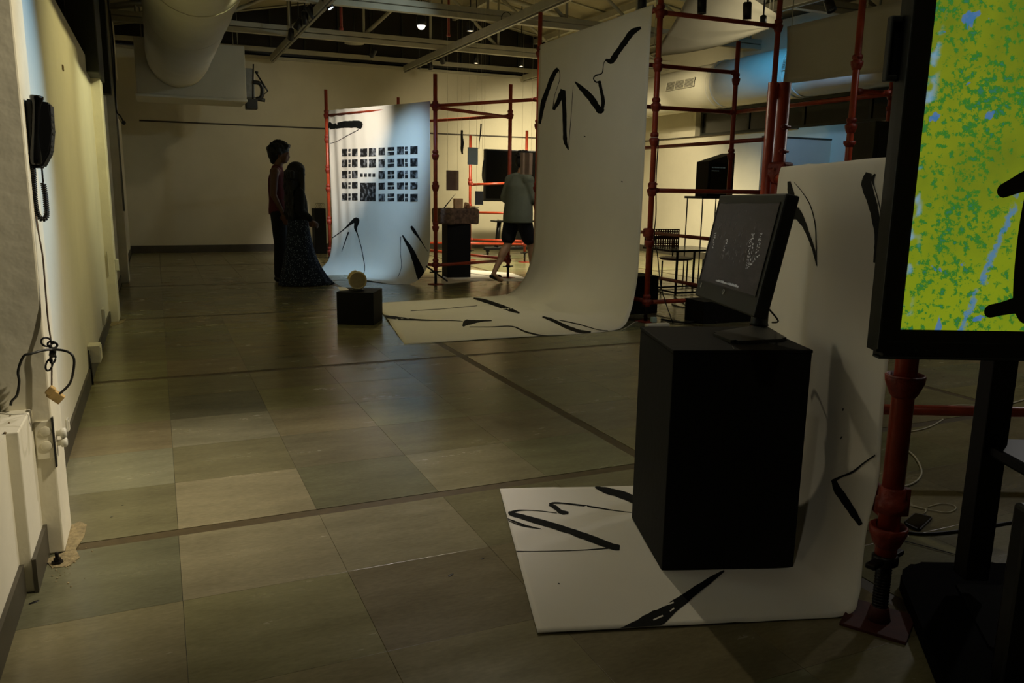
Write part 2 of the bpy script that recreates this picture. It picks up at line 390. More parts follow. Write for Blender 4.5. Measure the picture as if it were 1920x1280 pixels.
# columns
bm = nb(); bx(bm, (-0.95, 2.94, 0), (-0.36, 3.18, 3.9), bev=0.006); obj('trim_1', bm, col_m, kind='structure')
bm = nb(); bx(bm, (-0.95, 7.98, 0), (-0.375, 8.3, 3.9), bev=0.006); obj('trim_2', bm, col_m, kind='structure')
bm = nb(); bx(bm, (-0.95, 11.1, 0), (-0.37, 11.4, 3.9), bev=0.006); obj('trim_3', bm, col_m, kind='structure')
bm = nb(); bx(bm, (-0.18, YB - 0.012, 2.30), (XR, YB, 2.325)); obj('trim_4', bm, mat('conduit_brown', '3d3526', 0.6, var=0.2, scale=6), kind='structure')
bm = nb(); bx(bm, (XR - 0.03, 10.0, 2.235), (XR, YB, 2.255)); obj('trim_5', bm, MATS['conduit_brown'], kind='structure')
# dark boxed heads on the left columns
bm = nb(); bx(bm, (-0.9, 7.55, 2.12), (-0.355, 8.34, 3.7), bev=0.01); obj('trim_6', bm, mat('grey_green_board', '3a3c32', 0.7, var=0.12, scale=2), kind='structure')
bm = nb(); bx(bm, (-0.9, 9.75, 2.16), (-0.36, 9.9, 3.7), bev=0.01); obj('trim_7', bm, MATS['grey_green_board'], kind='structure')
# windows (dark at night)
def window(n, y0, y1, z0, z1, x, step, side=1):
    bm = nb()
    t = 0.05
    for zz in (z0, z1 - t): bx(bm, (x, y0, zz), (x + 0.06 * side, y1, zz + t))
    k = max(1, round((y1 - y0) / step))
    for i in range(k + 1):
        yy = y0 + (y1 - y0 - t) * i / k; bx(bm, (x, yy, z0 + t), (x + 0.06 * side, yy + t, z1 - t))
    w_ = obj('window_%d' % n, bm, frame_d, kind='structure')
    for i in range(k):
        a = y0 + (y1 - y0 - t) * i / k + t; b_ = y0 + (y1 - y0 - t) * (i + 1) / k
        bm = nb(); bx(bm, (x + 0.02 * side, a, z0 + t), (x + 0.03 * side, b_, z1 - t)); obj('pane', bm, glass_d, w_)
window(1, -1.5, 2.93, 0.516, 2.3, -0.56, 1.1)
window(2, 3.2, 7.5, 2.255, 2.94, -0.62, 0.85)
window(3, 8.36, 11.08, 2.255, 2.94, -0.62, 0.9)
window(4, 6.1, 12.66, 2.255, 2.715, XR + 0.10, 1.25)
window(5, 2.0, 6.05, 2.255, 2.715, XR + 0.10, 1.25)

# roof: gable with its ridge along the hall; dark glazed gable end above the back wall
RX, RZ, EZ = 4.45, 4.85, 3.75
for n, (xa, za, xb, zb_) in enumerate(((-1.0, EZ, RX, RZ), (RX, RZ, 12.5, EZ - 0.25))):
    bm = nb(); d = 0.08
    vs = [bm.verts.new(p) for p in ((xa, -2.7, za), (xb, -2.7, zb_), (xb, YB + 0.2, zb_), (xa, YB + 0.2, za))]
    v2 = [bm.verts.new(v.co + V(0, 0, d)) for v in vs]
    bm.faces.new(vs); bm.faces.new(v2)
    for k in range(4): bm.faces.new((vs[k], v2[k], v2[(k + 1) % 4], vs[(k + 1) % 4]))
    if n == 0:
        ceiling = obj('ceiling', bm, roof_m, kind='structure')
    else: obj('roof_slope', bm, roof_m, ceiling)
def roofz(x): return EZ + (RZ - EZ) * (x + 1) / (RX + 1) if x < RX else RZ + (EZ - 0.25 - RZ) * (x - RX) / (12.5 - RX)
bm = nb()
prism(bm, [(-0.9, 3.58), (12.4, 3.58), (12.4, roofz(12.4)), (RX, RZ), (-0.9, roofz(-0.9))], 0, 0.03, Matrix(((1, 0, 0, 0), (0, 0, 1, YB - 0.02), (0, 1, 0, 0), (0, 0, 0, 1))))
gable = obj('window_6', bm, dark_m, kind='structure')
for x in np.arange(-0.4, 9.3, 0.62):
    bm = nb(); bx(bm, (x, YB - 0.05, 3.58), (x + 0.035, YB - 0.02, roofz(x) - 0.02)); obj('mullion', bm, frame_d, gable)
# roof lining panel battens
for y in np.arange(1.5, 15.8, 1.28):
    for (xa, xb) in ((-0.9, RX - 0.05), (RX + 0.05, 9.2)):
        bm = nb(); tube(bm, [V(xa, y, roofz(xa) - 0.02), V(xb, y, roofz(xb) - 0.02)], 0.016, 4); obj('batten', bm, steel_p, ceiling)
# dark slabs between trusses at the far end (unlit purlin bays)
for (ya, yb) in ((11.3, 15.8),):
    for x in (1.3, 3.0, 5.6, 7.4):
        bm = nb(); bx(bm, (x, ya, roofz(x) - 0.16), (x + 0.07, yb, roofz(x) - 0.06)); obj('purlin', bm, steel_p, ceiling)
def truss(y, label):
    t = thing('roof_truss', label, 'truss', (4.4, y, 3.56), kind='structure')
    for dz in (0.0, 0.085):
        bm = nb(); bx(bm, (-0.5, y - 0.05, 3.56 + dz), (XR, y + 0.05, 3.56 + dz + 0.07), bev=0.004); obj('bottom_chord', bm, steel_p, t)
    for (xa, xb) in ((-0.5, RX), (RX, XR)):
        bm = nb(); tube(bm, [V(xa, y, roofz(xa) - 0.10), V(xb, y, roofz(xb) - 0.10)], 0.045, 4); obj('top_chord', bm, steel_p, t)
    nodes = [-0.1, 0.9, 2.1, 3.3, RX, 5.7, 6.9, 8.1, 9.1]
    for i, x in enumerate(nodes):
        bm = nb(); tube(bm, [V(x, y, 3.68), V(x, y, roofz(x) - 0.08)], 0.022, 4); obj('vertical_web', bm, steel_p, t)
        if i < len(nodes) - 1:
            x2 = nodes[i + 1]; up = x2 <= RX
            a = V(x, y, 3.68) if up else V(x, y, roofz(x) - 0.1); b_ = V(x2, y, roofz(x2) - 0.1) if up else V(x2, y, 3.68)
            bm = nb(); tube(bm, [a, b_], 0.03, 4); obj('diagonal_web', bm, steel_p, t)
for k, y in enumerate((5.8, 8.45, 11.05, 13.65)):
    truss(y, ['cream painted steel roof truss spanning near the tall banner', 'cream steel roof truss above the tall banner', 'cream steel roof truss in front of the dark glazing', 'cream steel roof truss nearest the back wall'][k])
bm = nb(); bx(bm, (-0.5, YB - 0.10, 3.62), (XR, YB - 0.03, 3.70), bev=0.005); obj('trim_8', bm, steel_p, kind='structure')
bm = nb(); bx(bm, (-0.5, YB - 0.07, 3.50), (XR, YB - 0.01, 3.545)); obj('trim_9', bm, steel_p, kind='structure')
# track beams along the hall
for k, (x, ya, yb) in enumerate(((2.1, 7.5, 15.7), (4.6, 7.5, 15.7), (7.15, 6.5, 15.7))):
    bm = nb(); bx(bm, (x - 0.04, ya, 3.45), (x + 0.04, yb, 3.555), bev=0.004)
    t = obj('trim_%d' % (10 + k), bm, steel_p, kind='structure')
    bm = nb(); bx(bm, (x - 0.018, ya, 3.425), (x + 0.018, yb, 3.45)); obj('light_track', bm, mat('track_aluminium', '8b8876', 0.4, metal=0.5), t)
# red sprinkler drops
for k, (px, py, Y, lab) in enumerate(((425, 36, 12.0, 'thin red sprinkler pipe dropping beside the big round duct'),
                                 (640, 54, 12.4, 'thin red sprinkler pipe dropping left of the bright round lamp'),
                                 (841, 66, 12.4, 'thin red sprinkler pipe dropping right of the bright round lamp'))):
    p = ony(px, py, Y); bm = nb(); tube(bm, [p, V(p.x, p.y, roofz(p.x))], 0.022, 8); lathe(bm, [(0.03, -0.02), (0.035, 0), (0.02, 0.03)], Matrix.Translation(p), 10)
    obj('sprinkler_pipe', bm, redd, label=lab, cat='pipe', origin=p)

# ================================================================== DUCTS AND CEILING GEAR
t = thing('fabric_duct', 'big round pale fabric air duct running along the ceiling at the left', 'duct', (0.43, 13.3, 3.10))
bm = nb(); prof = []
yy = 13.62
ring_ys = list(np.arange(2.0, 13.4, 0.38)) + [13.62]
n = 36; R = []
for i, y in enumerate(ring_ys):
    rr = 0.435 + (0.006 if i % 3 else -0.008)
    zc = 3.10
    R.append([bm.verts.new((0.43 + rr * math.cos(2 * PI * k / n), y, zc + rr * math.sin(2 * PI * k / n))) for k in range(n)])
for A, B in zip(R, R[1:]):
    for k in range(n):
        f = bm.faces.new((A[k], A[(k + 1) % n], B[(k + 1) % n], B[k])); f.smooth = True
bm.faces.new(R[0]); bm.faces.new(R[-1]); obj('duct_sleeve', bm, duct_m, t)
for y in (5.9, 7.8, 9.7, 11.5, 13.0):
    bm = nb(); tube(bm, [V(0.43 + 0.436 * math.cos(a), y, 3.10 + 0.436 * math.sin(a)) for a in np.linspace(0, 2 * PI, 37)[:-1]], 0.004, 5, closed=True)
    obj('seam_hoop', bm, duct_m, t)
t = thing('plenum_box', 'pale boxed air handling unit the round duct runs into', 'box', (0.6, 13.7, 2.55))
bm = nb(); bx(bm, (-0.16, 13.64, 2.55), (1.41, 14.6, 3.36), bev=0.01); obj('casing', bm, duct_m, t)
bm = nb(); bx(bm, (-0.18, 13.62, 2.52), (1.42, 14.62, 2.56), bev=0.008); obj('bottom_tray', bm, duct_m, t)
for x in (-0.05, 1.32):
    for y in (13.75, 14.5):
        bm = nb(); tube(bm, [V(x, y, 3.35), V(x, y, roofz(x))], 0.007, 6); obj('hanger_rod', bm, chrome, t)
t = thing('valve_assembly', 'black pipe and valve assembly bracketed beside the pale air handling box', 'valve', (1.62, 14.2, 2.6))
bm = nb(); bx(bm, (1.42, 14.0, 2.62), (1.58, 14.4, 3.08), bev=0.006); obj('metal_case', bm, chrome, t)
q = lambda px, py: ony(px, py, 14.0)
bm = nb(); tube(bm, catmull([q(474, 154), q(486, 156), q(492, 166), q(490, 182), q(480, 186)], 5), 0.035, 10); obj('bent_hose', bm, blackf, t)
bm = nb(); tube(bm, [q(478, 135), q(484, 136)], 0.02, 6); tube(bm, [q(480, 136), q(502, 171), q(488, 182)], 0.014, 6); obj('brace', bm, blackf, t)
bm = nb(); a = q(472, 200); bx(bm, (a.x - 0.09, 13.95, a.z - 0.04), (a.x + 0.09, 14.15, a.z + 0.12), bev=0.01); obj('pump_box', bm, charc, t)
bm = nb(); tube(bm, [q(484, 186), q(497, 188)], 0.03, 8); obj('valve_body', bm, charc, t)
bm = nb(); tube(bm, [q(475, 120), q(474, 196)], 0.012, 6); obj('riser', bm, blackf, t)

t = thing('round_wall_duct', 'round painted air duct along the right wall above the dark window band', 'duct', (8.55, 11, 2.9))
bm = nb(); n = 32
R = [[bm.verts.new((8.62 + 0.36 * math.cos(2 * PI * k / n), y, 2.97 + 0.36 * math.sin(2 * PI * k / n))) for k in range(n)] for y in np.arange(3.0, 15.8, 0.8)]
for A, B in zip(R, R[1:]):
    for k in range(n):
        f = bm.faces.new((A[k], A[(k + 1) % n], B[(k + 1) % n], B[k])); f.smooth = True
bm.faces.new(R[0]); bm.faces.new(R[-1]); obj('duct_pipe', bm, duct_m, t)
for y in (6.0, 9.2, 9.32, 10.95, 11.07, 13.2):
    bm = nb(); tube(bm, [V(8.62 + 0.366 * math.cos(a), y, 2.97 + 0.366 * math.sin(a)) for a in np.linspace(0, 2 * PI, 33)[:-1]], 0.012, 5, closed=True)
    obj('joint_ring', bm, duct_m, t)
for (yv, L) in ((11.75, 0.8), (9.0, 0.6)):
    Mv = Matrix.Translation((8.62, yv, 2.97)) @ Matrix.Rotation(math.radians(-172), 4, 'Y')
    bm = nb(); bx(bm, (0.345, -L / 2, -0.075), (0.375, L / 2, 0.075), Mv); vf = obj('vent_grille', bm, mat('vent_shadow', '2e2b20', 0.7), t)
    bm = nb()
    for s in (-0.075, 0.067): bx(bm, (0.37, -L / 2, s), (0.385, L / 2, s + 0.008), Mv)
    for s in (-L / 2, -L / 6, L / 6, L / 2 - 0.01): bx(bm, (0.37, s, -0.075), (0.385, s + 0.01, 0.075), Mv)
    obj('vent_frame', bm, duct_m, vf)
    for k in range(9):
        bm = nb(); z = -0.062 + k * 0.0145; bx(bm, (0.372, -L / 2 + 0.01, z), (0.381, L / 2 - 0.01, z + 0.005), Mv); obj('vent_slat', bm, duct_m, vf)

# spotlights on the tracks
def track_spot(px, py, Y, aim, lit, label, L=0.17, r=0.048, zt=None):
    p = ony(px, py, Y); t = thing('track_spotlight', label, 'spotlight', p, 0, 'spotlights under the roof')
    d = (Vector(aim) - p).normalized(); M = Matrix.Translation(p) @ d.to_track_quat('-Z', 'Y').to_matrix().to_4x4()
    bm = nb(); lathe(bm, [(r * 0.7, L * 0.5), (r, L * 0.42), (r, -L * 0.5), (r * 0.86, -L * 0.5), (r * 0.86, -L * 0.40)], M, 16); obj('lamp_can', bm, blackf, t)
    bm = nb(); lathe(bm, [(r * 0.80, -L * 0.41), (r * 0.78, -L * 0.44), (0.01, -L * 0.44)], M, 14)
    obj('lens', bm, mat('lamp_lit_%s' % lit, 'fff0c8' if lit else '3a3a36', 0.2, emit='ffe9b8' if lit != 'cool' else 'd8ecff', es=(6.0 if lit else 0.0)) if lit else mat('lamp_unlit', '30302c', 0.15), t)
    zt = 3.43 if min(abs(p.x - q_) for q_ in (2.1, 4.6, 7.15)) < 0.16 else 0.0
    bm = nb(); up = zt if zt > p.z + 0.02 else roofz(p.x) - 0.02
    tube(bm, [p + V(0, 0, 0.03), V(p.x, p.y, up)], 0.009, 6); bx(bm, (p.x - 0.02, p.y - 0.05, up - 0.03), (p.x + 0.02, p.y + 0.05, up), bev=0.004); obj('yoke', bm, blackf, t)
track_spot(546, 64, 13.0, (2, 15.8, 1), None, 'farthest black spotlight of the cluster on the left track')
track_spot(560, 45, 12.2, (0, 13, 0), None, 'black spotlight second from the far end of the left track cluster')
track_spot(572, 33, 11.7, (2.5, 13, 0), None, 'black spotlight in the middle of the left track cluster')
track_spot(583, 22, 11.35, (4, 12, 1), None, 'black spotlight second from the near end of the left track cluster')
track_spot(614, 5, 10.6, (3.1, 10.0, 1.7), 'cool', 'black spotlight with cold bluish rim at the top edge of the photo')
track_spot(786, 120, 15.0, (4, 15.8, 1), None, 'leftmost small black spotlight on the middle track near the back wall')
track_spot(806, 121, 14.7, (5, 14, 0), None, 'second small black spotlight on the middle track near the back wall')
track_spot(829, 110, 14.2, (6, 15.8, 1), None, 'right small black spotlight on the middle track near the back wall')
track_spot(893, 110, 13.9, (5.2, 13.6, 0), 'warm', 'black can spotlight showing a warm lit crescent left of the tall banner')
track_spot(977, 116, 13.9, (6.3, 13.6, 0), 'warm', 'black can spotlight showing a white lit crescent closest to the tall banner')
track_spot(882, 50, 12.3, (4.6, 12.2, 0), 'warm', 'black downlight with warm lit rim under the second truss', L=0.14, r=0.06)
track_spot(1013, 66, 14.2, (6.3, 12.0, 0), 'warm', 'tiny bright spotlight beside the left pole of the tall banner', L=0.1, r=0.03)
track_spot(1316, 9, 6.9, (5.1, 6.8, 0), None, 'black spotlight hanging above the scaffold left of the hanging cloth', r=0.045)
track_spot(1401, 20, 7.0, (6.2, 7.4, 0), None, 'black spotlight tilted above the hanging cloth', r=0.045)
track_spot(1431, 38, 7.3, (7.0, 8.2, 1), None, 'small black spotlight on a bracket at the corner of the hanging cloth', r=0.035, L=0.1)
track_spot(1204, 3, 7.4, (4.4, 6.8, 0), None, 'black spotlight at the top edge above the tall banner corner', r=0.045)
track_spot(1556, 10, 6.6, (6.6, 5.0, 0), None, 'square black spotlight above the high white cloth', r=0.05, L=0.13)
track_spot(700, 98, 13.9, (3, 15.8, 2), None, 'dark spotlight in the shadow behind the truss left of the middle track')
# the bright round lamp
p = ony(790, 48, 12.3); t = thing('pendant_lamp', 'bright round white lamp glowing in the dark roof', 'lamp', p)
bm = nb(); lathe(bm, [(0.05, 0.16), (0.075, 0.12), (0.08, 0.0), (0.066, 0.0), (0.062, 0.02)], Matrix.Translation(p), 20); obj('lamp_shade', bm, blackf, t)
bm = nb(); bmesh.ops.create_uvsphere(bm, u_segments=16, v_segments=10, radius=0.058, matrix=Matrix.Translation(p + V(0, 0, -0.0)))
obj('bulb', bm, mat('bulb_glow', 'ffffff', 0.3, emit='fff3dc', es=9.0), t)
bm = nb(); tube(bm, [p + V(0, 0, .15), V(p.x, p.y, roofz(p.x) - 0.02)], 0.008, 6); obj('stem', bm, blackf, t)
# low oval downlight disc seen between the trusses
p = ony(664, 82, 14.6); t = thing('disc_lamp', 'unlit oval disc lamp under the dark glazing behind the second truss', 'lamp', p)
bm = nb(); lathe(bm, [(0.02, 0.05), (0.16, 0.03), (0.17, 0.0), (0.0, -0.01)], Matrix.Translation(p), 20); obj('disc', bm, steel_p, t)
bm = nb(); tube(bm, [p + V(0, 0, 0.05), V(p.x, p.y, roofz(p.x) - 0.1)], 0.008, 6); obj('stem', bm, blackf, t)
# cable ring on the truss
bm = nb(); c = ony(950, 38, 11.0); tube(bm, [c + V(0.085 * math.cos(a), 0, 0.11 * math.sin(a)) for a in np.linspace(0, 2 * PI, 21)[:-1]], 0.006, 5, closed=True)
obj('cable_ring', bm, cable_b, label='dark cable loop tied on the roof truss above the scaffold', cat='cable', origin=c)

# ================================================================== SCAFFOLDS
def std_pole(t, P, ztop, r=0.024, z0=0.0, cups=(), footed=True):
    P = Vector((P[0], P[1], 0))
    bm = nb(); tube(bm, [P + V(0, 0, max(z0, 0.17 if footed else z0)), P + V(0, 0, ztop)], r, 14); obj('standard', bm, red, t)
    if footed:
        bm = nb(); tube(bm, [P + V(0, 0, 0.012), P + V(0, 0, 0.2)], r * 0.72, 10); obj('jack_screw', bm, jack, t)
        bm = nb(); lathe(bm, [(r * 1.1, 0.15), (r * 1.35, 0.155), (r * 1.35, 0.175), (r * 1.1, 0.18)], Matrix.Translation(P), 12)
        bx(bm, (-0.09, -0.012, 0.158), (0.09, 0.012, 0.172), frame(P, 0.3), bev=0.003); obj('jack_nut', bm, jack, t)
        bm = nb(); bx(bm, (-0.075, -0.075, 0), (0.075, 0.075, 0.010), frame(P, 0.3)); obj('base_plate', bm, redd, t)
    for zc in cups: cup(t, P, zc, r)
def cup(t, P, z, r=0.024):
    bm = nb(); lathe(bm, [(r, -0.055), (r * 1.28, -0.05), (r * 1.75, -0.01), (r * 1.8, 0.012), (r * 1.35, 0.016), (r * 1.2, 0.03), (r * 1.5, 0.035), (r * 1.45, 0.06), (r, 0.07)],
          Matrix.Translation((P[0], P[1], z)), 14); obj('cup_coupler', bm, redd, t)
def ledger(t, A, B, r=0.021, ends=True):
    A, B = Vector(A), Vector(B); d = (B - A).normalized()
    bm = nb(); tube(bm, [A + d * 0.02, B - d * 0.02], r, 12); obj('ledger', bm, red, t)
    if ends:
        for p, s in ((A, 1), (B, -1)):
            bm = nb(); tube(bm, [p + d * s * 0.01, p + d * s * 0.03, p + d * s * 0.065], [r * 1.1, r * 1.35, r * 1.15], 10); obj('blade_end', bm, redd, t)
def clamp(t, p, s=0.04):
    bm = nb(); bx(bm, (-s, -s, -s), (s, s, s), Matrix.Translation(Vector(p)) @ Matrix.Rotation(0.5, 4, 'Z'), bev=0.012)
    tube(bm, [Vector(p) + V(-s * 1.6, 0, 0.01), Vector(p) + V(s * 1.6, 0, 0.01)], 0.009, 6); obj('swivel_clamp', bm, redd, t)
# -- tower of the tall banner
P1, P2, P3, P4, P34 = V(4.27, 6.44, 0), V(4.27, 8.95, 0), V(5.63, 6.44, 0), V(5.63, 8.95, 0), V(5.63, 7.02, 0)
t = thing('scaffold_tower', 'tall red scaffold tower carrying the tall banner in the middle', 'scaffold', (4.95, 7.7, 0))
std_pole(t, P1, 3.4, 0.026, cups=(2.83, 2.37, 2.02, 1.64 + 0.07, 1.25, 0.86 - 0.09, 0.20))
std_pole(t, P2, 3.28, 0.026, cups=(2.83, 2.0, 1.26, 0.2))
std_pole(t, P3, 3.4, 0.026, cups=(2.83, 2.08, 1.77, 1.25, 0.2))
std_pole(t, P4, 3.0, 0.026, cups=(2.4, 1.77, 0.72, 0.2))
std_pole(t, P34, 2.78, 0.024, z0=1.2, cups=(2.40, 1.63), footed=False)
up = lambda P, z: V(P.x, P.y, z)
for a, b_, z in ((P1, P3, 2.83), (P1, P3, 1.25), (P1, P3, 0.19), (P3, P4, 1.77), (P3, P4, 0.73), (P3, P4, 0.19), (P1, P2, 2.86), (P1, P2, 0.2), (P2, P4, 2.83), (P2, P4, 0.2)):
    ledger(t, up(a, z), up(b_, z))
ledger(t, V(4.30, 7.02, 2.47), V(5.63, 7.02, 2.47)); ledger(t, V(4.30, 7.02, 2.07), V(5.63, 7.02, 2.07))
ledger(t, V(5.63, 4.95, 2.07), V(5.63, 7.02, 2.07)); ledger(t, V(5.63, 6.44, 1.25), V(5.63, 7.02, 1.25))
clamp(t, V(4.25, 6.40, 1.30), 0.03); clamp(t, V(4.24, 6.42, 0.86)); clamp(t, V(5.64, 6.46, 1.30))
bm = nb(); lathe(bm, [(0.031, 1.70), (0.031, 1.735), (0.034, 1.735), (0.034, 1.70)], Matrix.Translation(P1), 14); obj('masking_tape', bm, white_p, t)
# -- near tower
N1, N2 = V(1.89, 1.54, 0), V(2.43, 2.72, 0); ud = (N2 - N1).normalized(); rd = V(ud.y, -ud.x, 0)
t = thing('scaffold_tower', 'nearest red scaffold frame behind the big screen with a black jack foot', 'scaffold', (2.16, 2.1, 0))
r = 0.030
bm = nb(); tube(bm, [N1 + V(0, 0, 0.20), N1 + V(0, 0, 1.72)], r, 18); obj('standard', bm, red, t)
bm = nb(); pts = []
tube(bm, [N1 + V(0, 0, 0.01), N1 + V(0, 0, 0.24)], 0.0215, 14)
for k in range(16): lathe(bm, [(0.0215, 0.05 + k * 0.009), (0.0235, 0.0535 + k * 0.009), (0.0215, 0.057 + k * 0.009)], Matrix.Translation(N1), 14)
obj('jack_screw', bm, jack, t)
bm = nb(); lathe(bm, [(0.031, 0.185), (0.037, 0.19), (0.037, 0.212), (0.031, 0.217)], Matrix.Translation(N1), 16)
bx(bm, (-0.088, -0.015, 0.194), (0.088, 0.015, 0.210), frame(N1, 0.25), bev=0.004); obj('jack_nut', bm, jack, t)
bm = nb(); bx(bm, (-0.09, -0.09, 0), (0.09, 0.09, 0.010), frame(N1, 0.55), bev=0.002); lathe(bm, [(0.034, 0.009), (0.026, 0.05), (0.022, 0.055)], Matrix.Translation(N1), 14); obj('base_plate', bm, mat('red_paint_shaded', '4c1d13', 0.7, var=0.3, scale=20), t)  # plate red darkened in its colour for the shade of the big display
def bigcup(P, z, r_=0.030):
    bm = nb(); lathe(bm, [(r_, -0.045), (r_ * 1.25, -0.035), (r_ * 1.72, 0.0), (r_ * 1.78, 0.018), (r_ * 1.62, 0.022), (r_ * 1.4, 0.004), (r_, 0.0)], Matrix.Translation((P[0], P[1], z)), 20); obj('cup_coupler', bm, redd, t)
for z in (0.735, 0.285, 1.3): bigcup(N1, z)
bm = nb(); lathe(bm, [(0.031, 0.345), (0.043, 0.35), (0.043, 0.385), (0.036, 0.39), (0.036, 0.42), (0.031, 0.425)], Matrix.Translation(N1), 16)
bx(bm, (0.02, -0.012, 0.335), (0.052, 0.012, 0.42), frame(N1, -0.3), bev=0.004); obj('swivel_clamp', bm, redd, t)
bm = nb(); bx(bm, (0.03, -0.008, 0.31), (0.125, 0.008, 0.40), frame(N1, math.atan2(ud.y, ud.x)), bev=0.004); obj('gusset_plate', bm, redd, t)
bm = nb(); tube(bm, [N2 + V(0, 0, 0.2), N2 + V(0, 0, 1.70)], 0.030, 16); obj('standard', bm, red, t)
bm = nb(); tube(bm, [N2 + V(-0.040, 0.016, 0.2), N2 + V(-0.040, 0.016, 1.70)], 0.022, 14); obj('standard', bm, red, t)
bm = nb(); tube(bm, [N2 + V(0, 0, 0.01), N2 + V(0, 0, 0.22)], 0.020, 12); obj('jack_screw', bm, jack, t)
bm = nb(); bx(bm, (-0.075, -0.075, 0), (0.075, 0.075, 0.010), frame(N2, 0.25)); obj('base_plate', bm, redd, t)
for z in (1.33, 0.32): bigcup(N2, z)
for z, s in ((1.345, 0.045), (1.52, 0.022), (1.42, 0.022)):
    c = N2 + V(0.0, -0.01, z); bm = nb(); bx(bm, (-s, -s, -s * 0.7), (s, s, s * 0.7), frame(c, 0.4), bev=0.01)
    tube(bm, [c + V(-s * 1.1, -0.02, 0), c + V(s * 1.1, -0.02, 0)], 0.006, 6); obj('swivel_clamp', bm, redd, t)
ledger(t, N2 + V(0, 0, 0.30), N2 + rd * 2.5 + V(0, 0, 0.30), 0.024)
bm = nb(); tube(bm, [N1 + V(0, 0, 1.31) - rd * 0.0, N2 + V(0, 0, 1.31)], 0.024, 14); obj('ledger', bm, red, t)
E_ = N2 + rd * 2.5
bm = nb(); tube(bm, [E_, E_ + V(0, 0, 1.7)], 0.03, 14); obj('standard', bm, red, t)
# -- blue banner tower
A3, B3, C3 = V(2.385, 12.27, 0), V(3.28, 9.88, 0), V(4.50, 10.32, 0); D3 = C3 + (A3 - B3)
t = thing('scaffold_tower', 'red scaffold tower carrying the blue lit banner of small photos', 'scaffold', (3.4, 11.1, 0))
std_pole(t, A3, 2.63, cups=(2.27, 1.92, 1.48, 1.20, 0.72, 0.26)); std_pole(t, B3, 2.63, 0.026, cups=(2.24, 1.64, 1.25, 0.74, 0.27))
std_pole(t, C3, 2.63, 0.026, cups=(2.23, 1.36, 0.74, 0.26)); std_pole(t, D3, 2.63, cups=(2.24, 1.36, 0.26))
for z in (2.26, 0.25): ledger(t, up(A3, z), up(B3, z)); ledger(t, up(A3, z), up(D3, z))
ledger(t, up(B3, 2.23), up(C3, 2.20)); ledger(t, up(B3, 0.25), up(C3, 0.25)); ledger(t, up(C3, 0.27), up(D3, 0.27)); ledger(t, up(C3, 2.22), up(D3, 2.24))
ledger(t, up(B3, 2.25), up(P2, 2.30)); clamp(t, up(A3, 1.48), 0.025); clamp(t, up(B3, 1.26), 0.03); clamp(t, up(B3, 2.22), 0.03)
bm = nb(); c = up(A3, 0.5); tube(bm, [up(B3, 0.24) + V(-0.12, 0.03, 0), V(B3.x + 0.18, B3.y + 0.05, 0.03)], 0.012, 6); obj('tie_bar', bm, jack, t)
# -- far right tower around the wall display
D4 = V(5.75, 12.48, 0); F4 = ony(882, 254, 13.1); F4 = V(F4.x, 13.1, 0); G4 = D4 + V(1.25, 0.45, 0)
t = thing('scaffold_tower', 'farthest low red scaffold frame in front of the wall display', 'scaffold', (5.3, 12.8, 0))
std_pole(t, D4, 2.2, cups=(1.36, 0.32)); std_pole(t, F4, zat(254, F4), cups=(1.34, 0.9, 0.3)); 
ledger(t, up(F4, zat(346, F4)), V(*[*ony(957, 343, 12.7)][:3])); ledger(t, up(F4, zat(398, F4)), up(D4, zat(400, D4)))
ledger(t, up(F4, 0.36), up(D4, 0.36)); ledger(t, V(3.9, 12.9, 0.33), up(D4, 0.31)); ledger(t, up(D4, 0.31), up(D4, 0.31) + V(1.5, 0.2, 0))
# -- pole in front of the high cloth, and a far pole
Q5 = V(5.32, 5.12, 0); t = thing('scaffold_tower', 'single red scaffold pole crossing in front of the high white cloth', 'scaffold', Q5)
std_pole(t, Q5, 3.3, 0.028, cups=(2.30, 1.80, 0.3)); bm = nb(); lathe(bm, [(0.028, 1.63), (0.05, 1.66), (0.05, 1.68), (0.03, 1.68)], Matrix.Translation(Q5), 14); obj('cup_coupler', bm, redd, t)
ledger(t, up(Q5, 2.08), V(5.63, 5.02, 2.07))
q6 = dep(1668, 200, 9.0); Q6 = V(q6.x, q6.y, 0); t = thing('scaffold_tower', 'far red scaffold pole between the big screen and the window band', 'scaffold', Q6)
std_pole(t, Q6, 2.95, 0.026, cups=(2.35, 0.3)); clamp(t, up(Q6, 2.2), 0.03)
bm = nb(); bx(bm, (-0.02, -0.02, 0), (0.30, 0.02, 0.035), frame(up(Q6, 2.03), -0.3)); obj('cross_stub', bm, white_p, t)

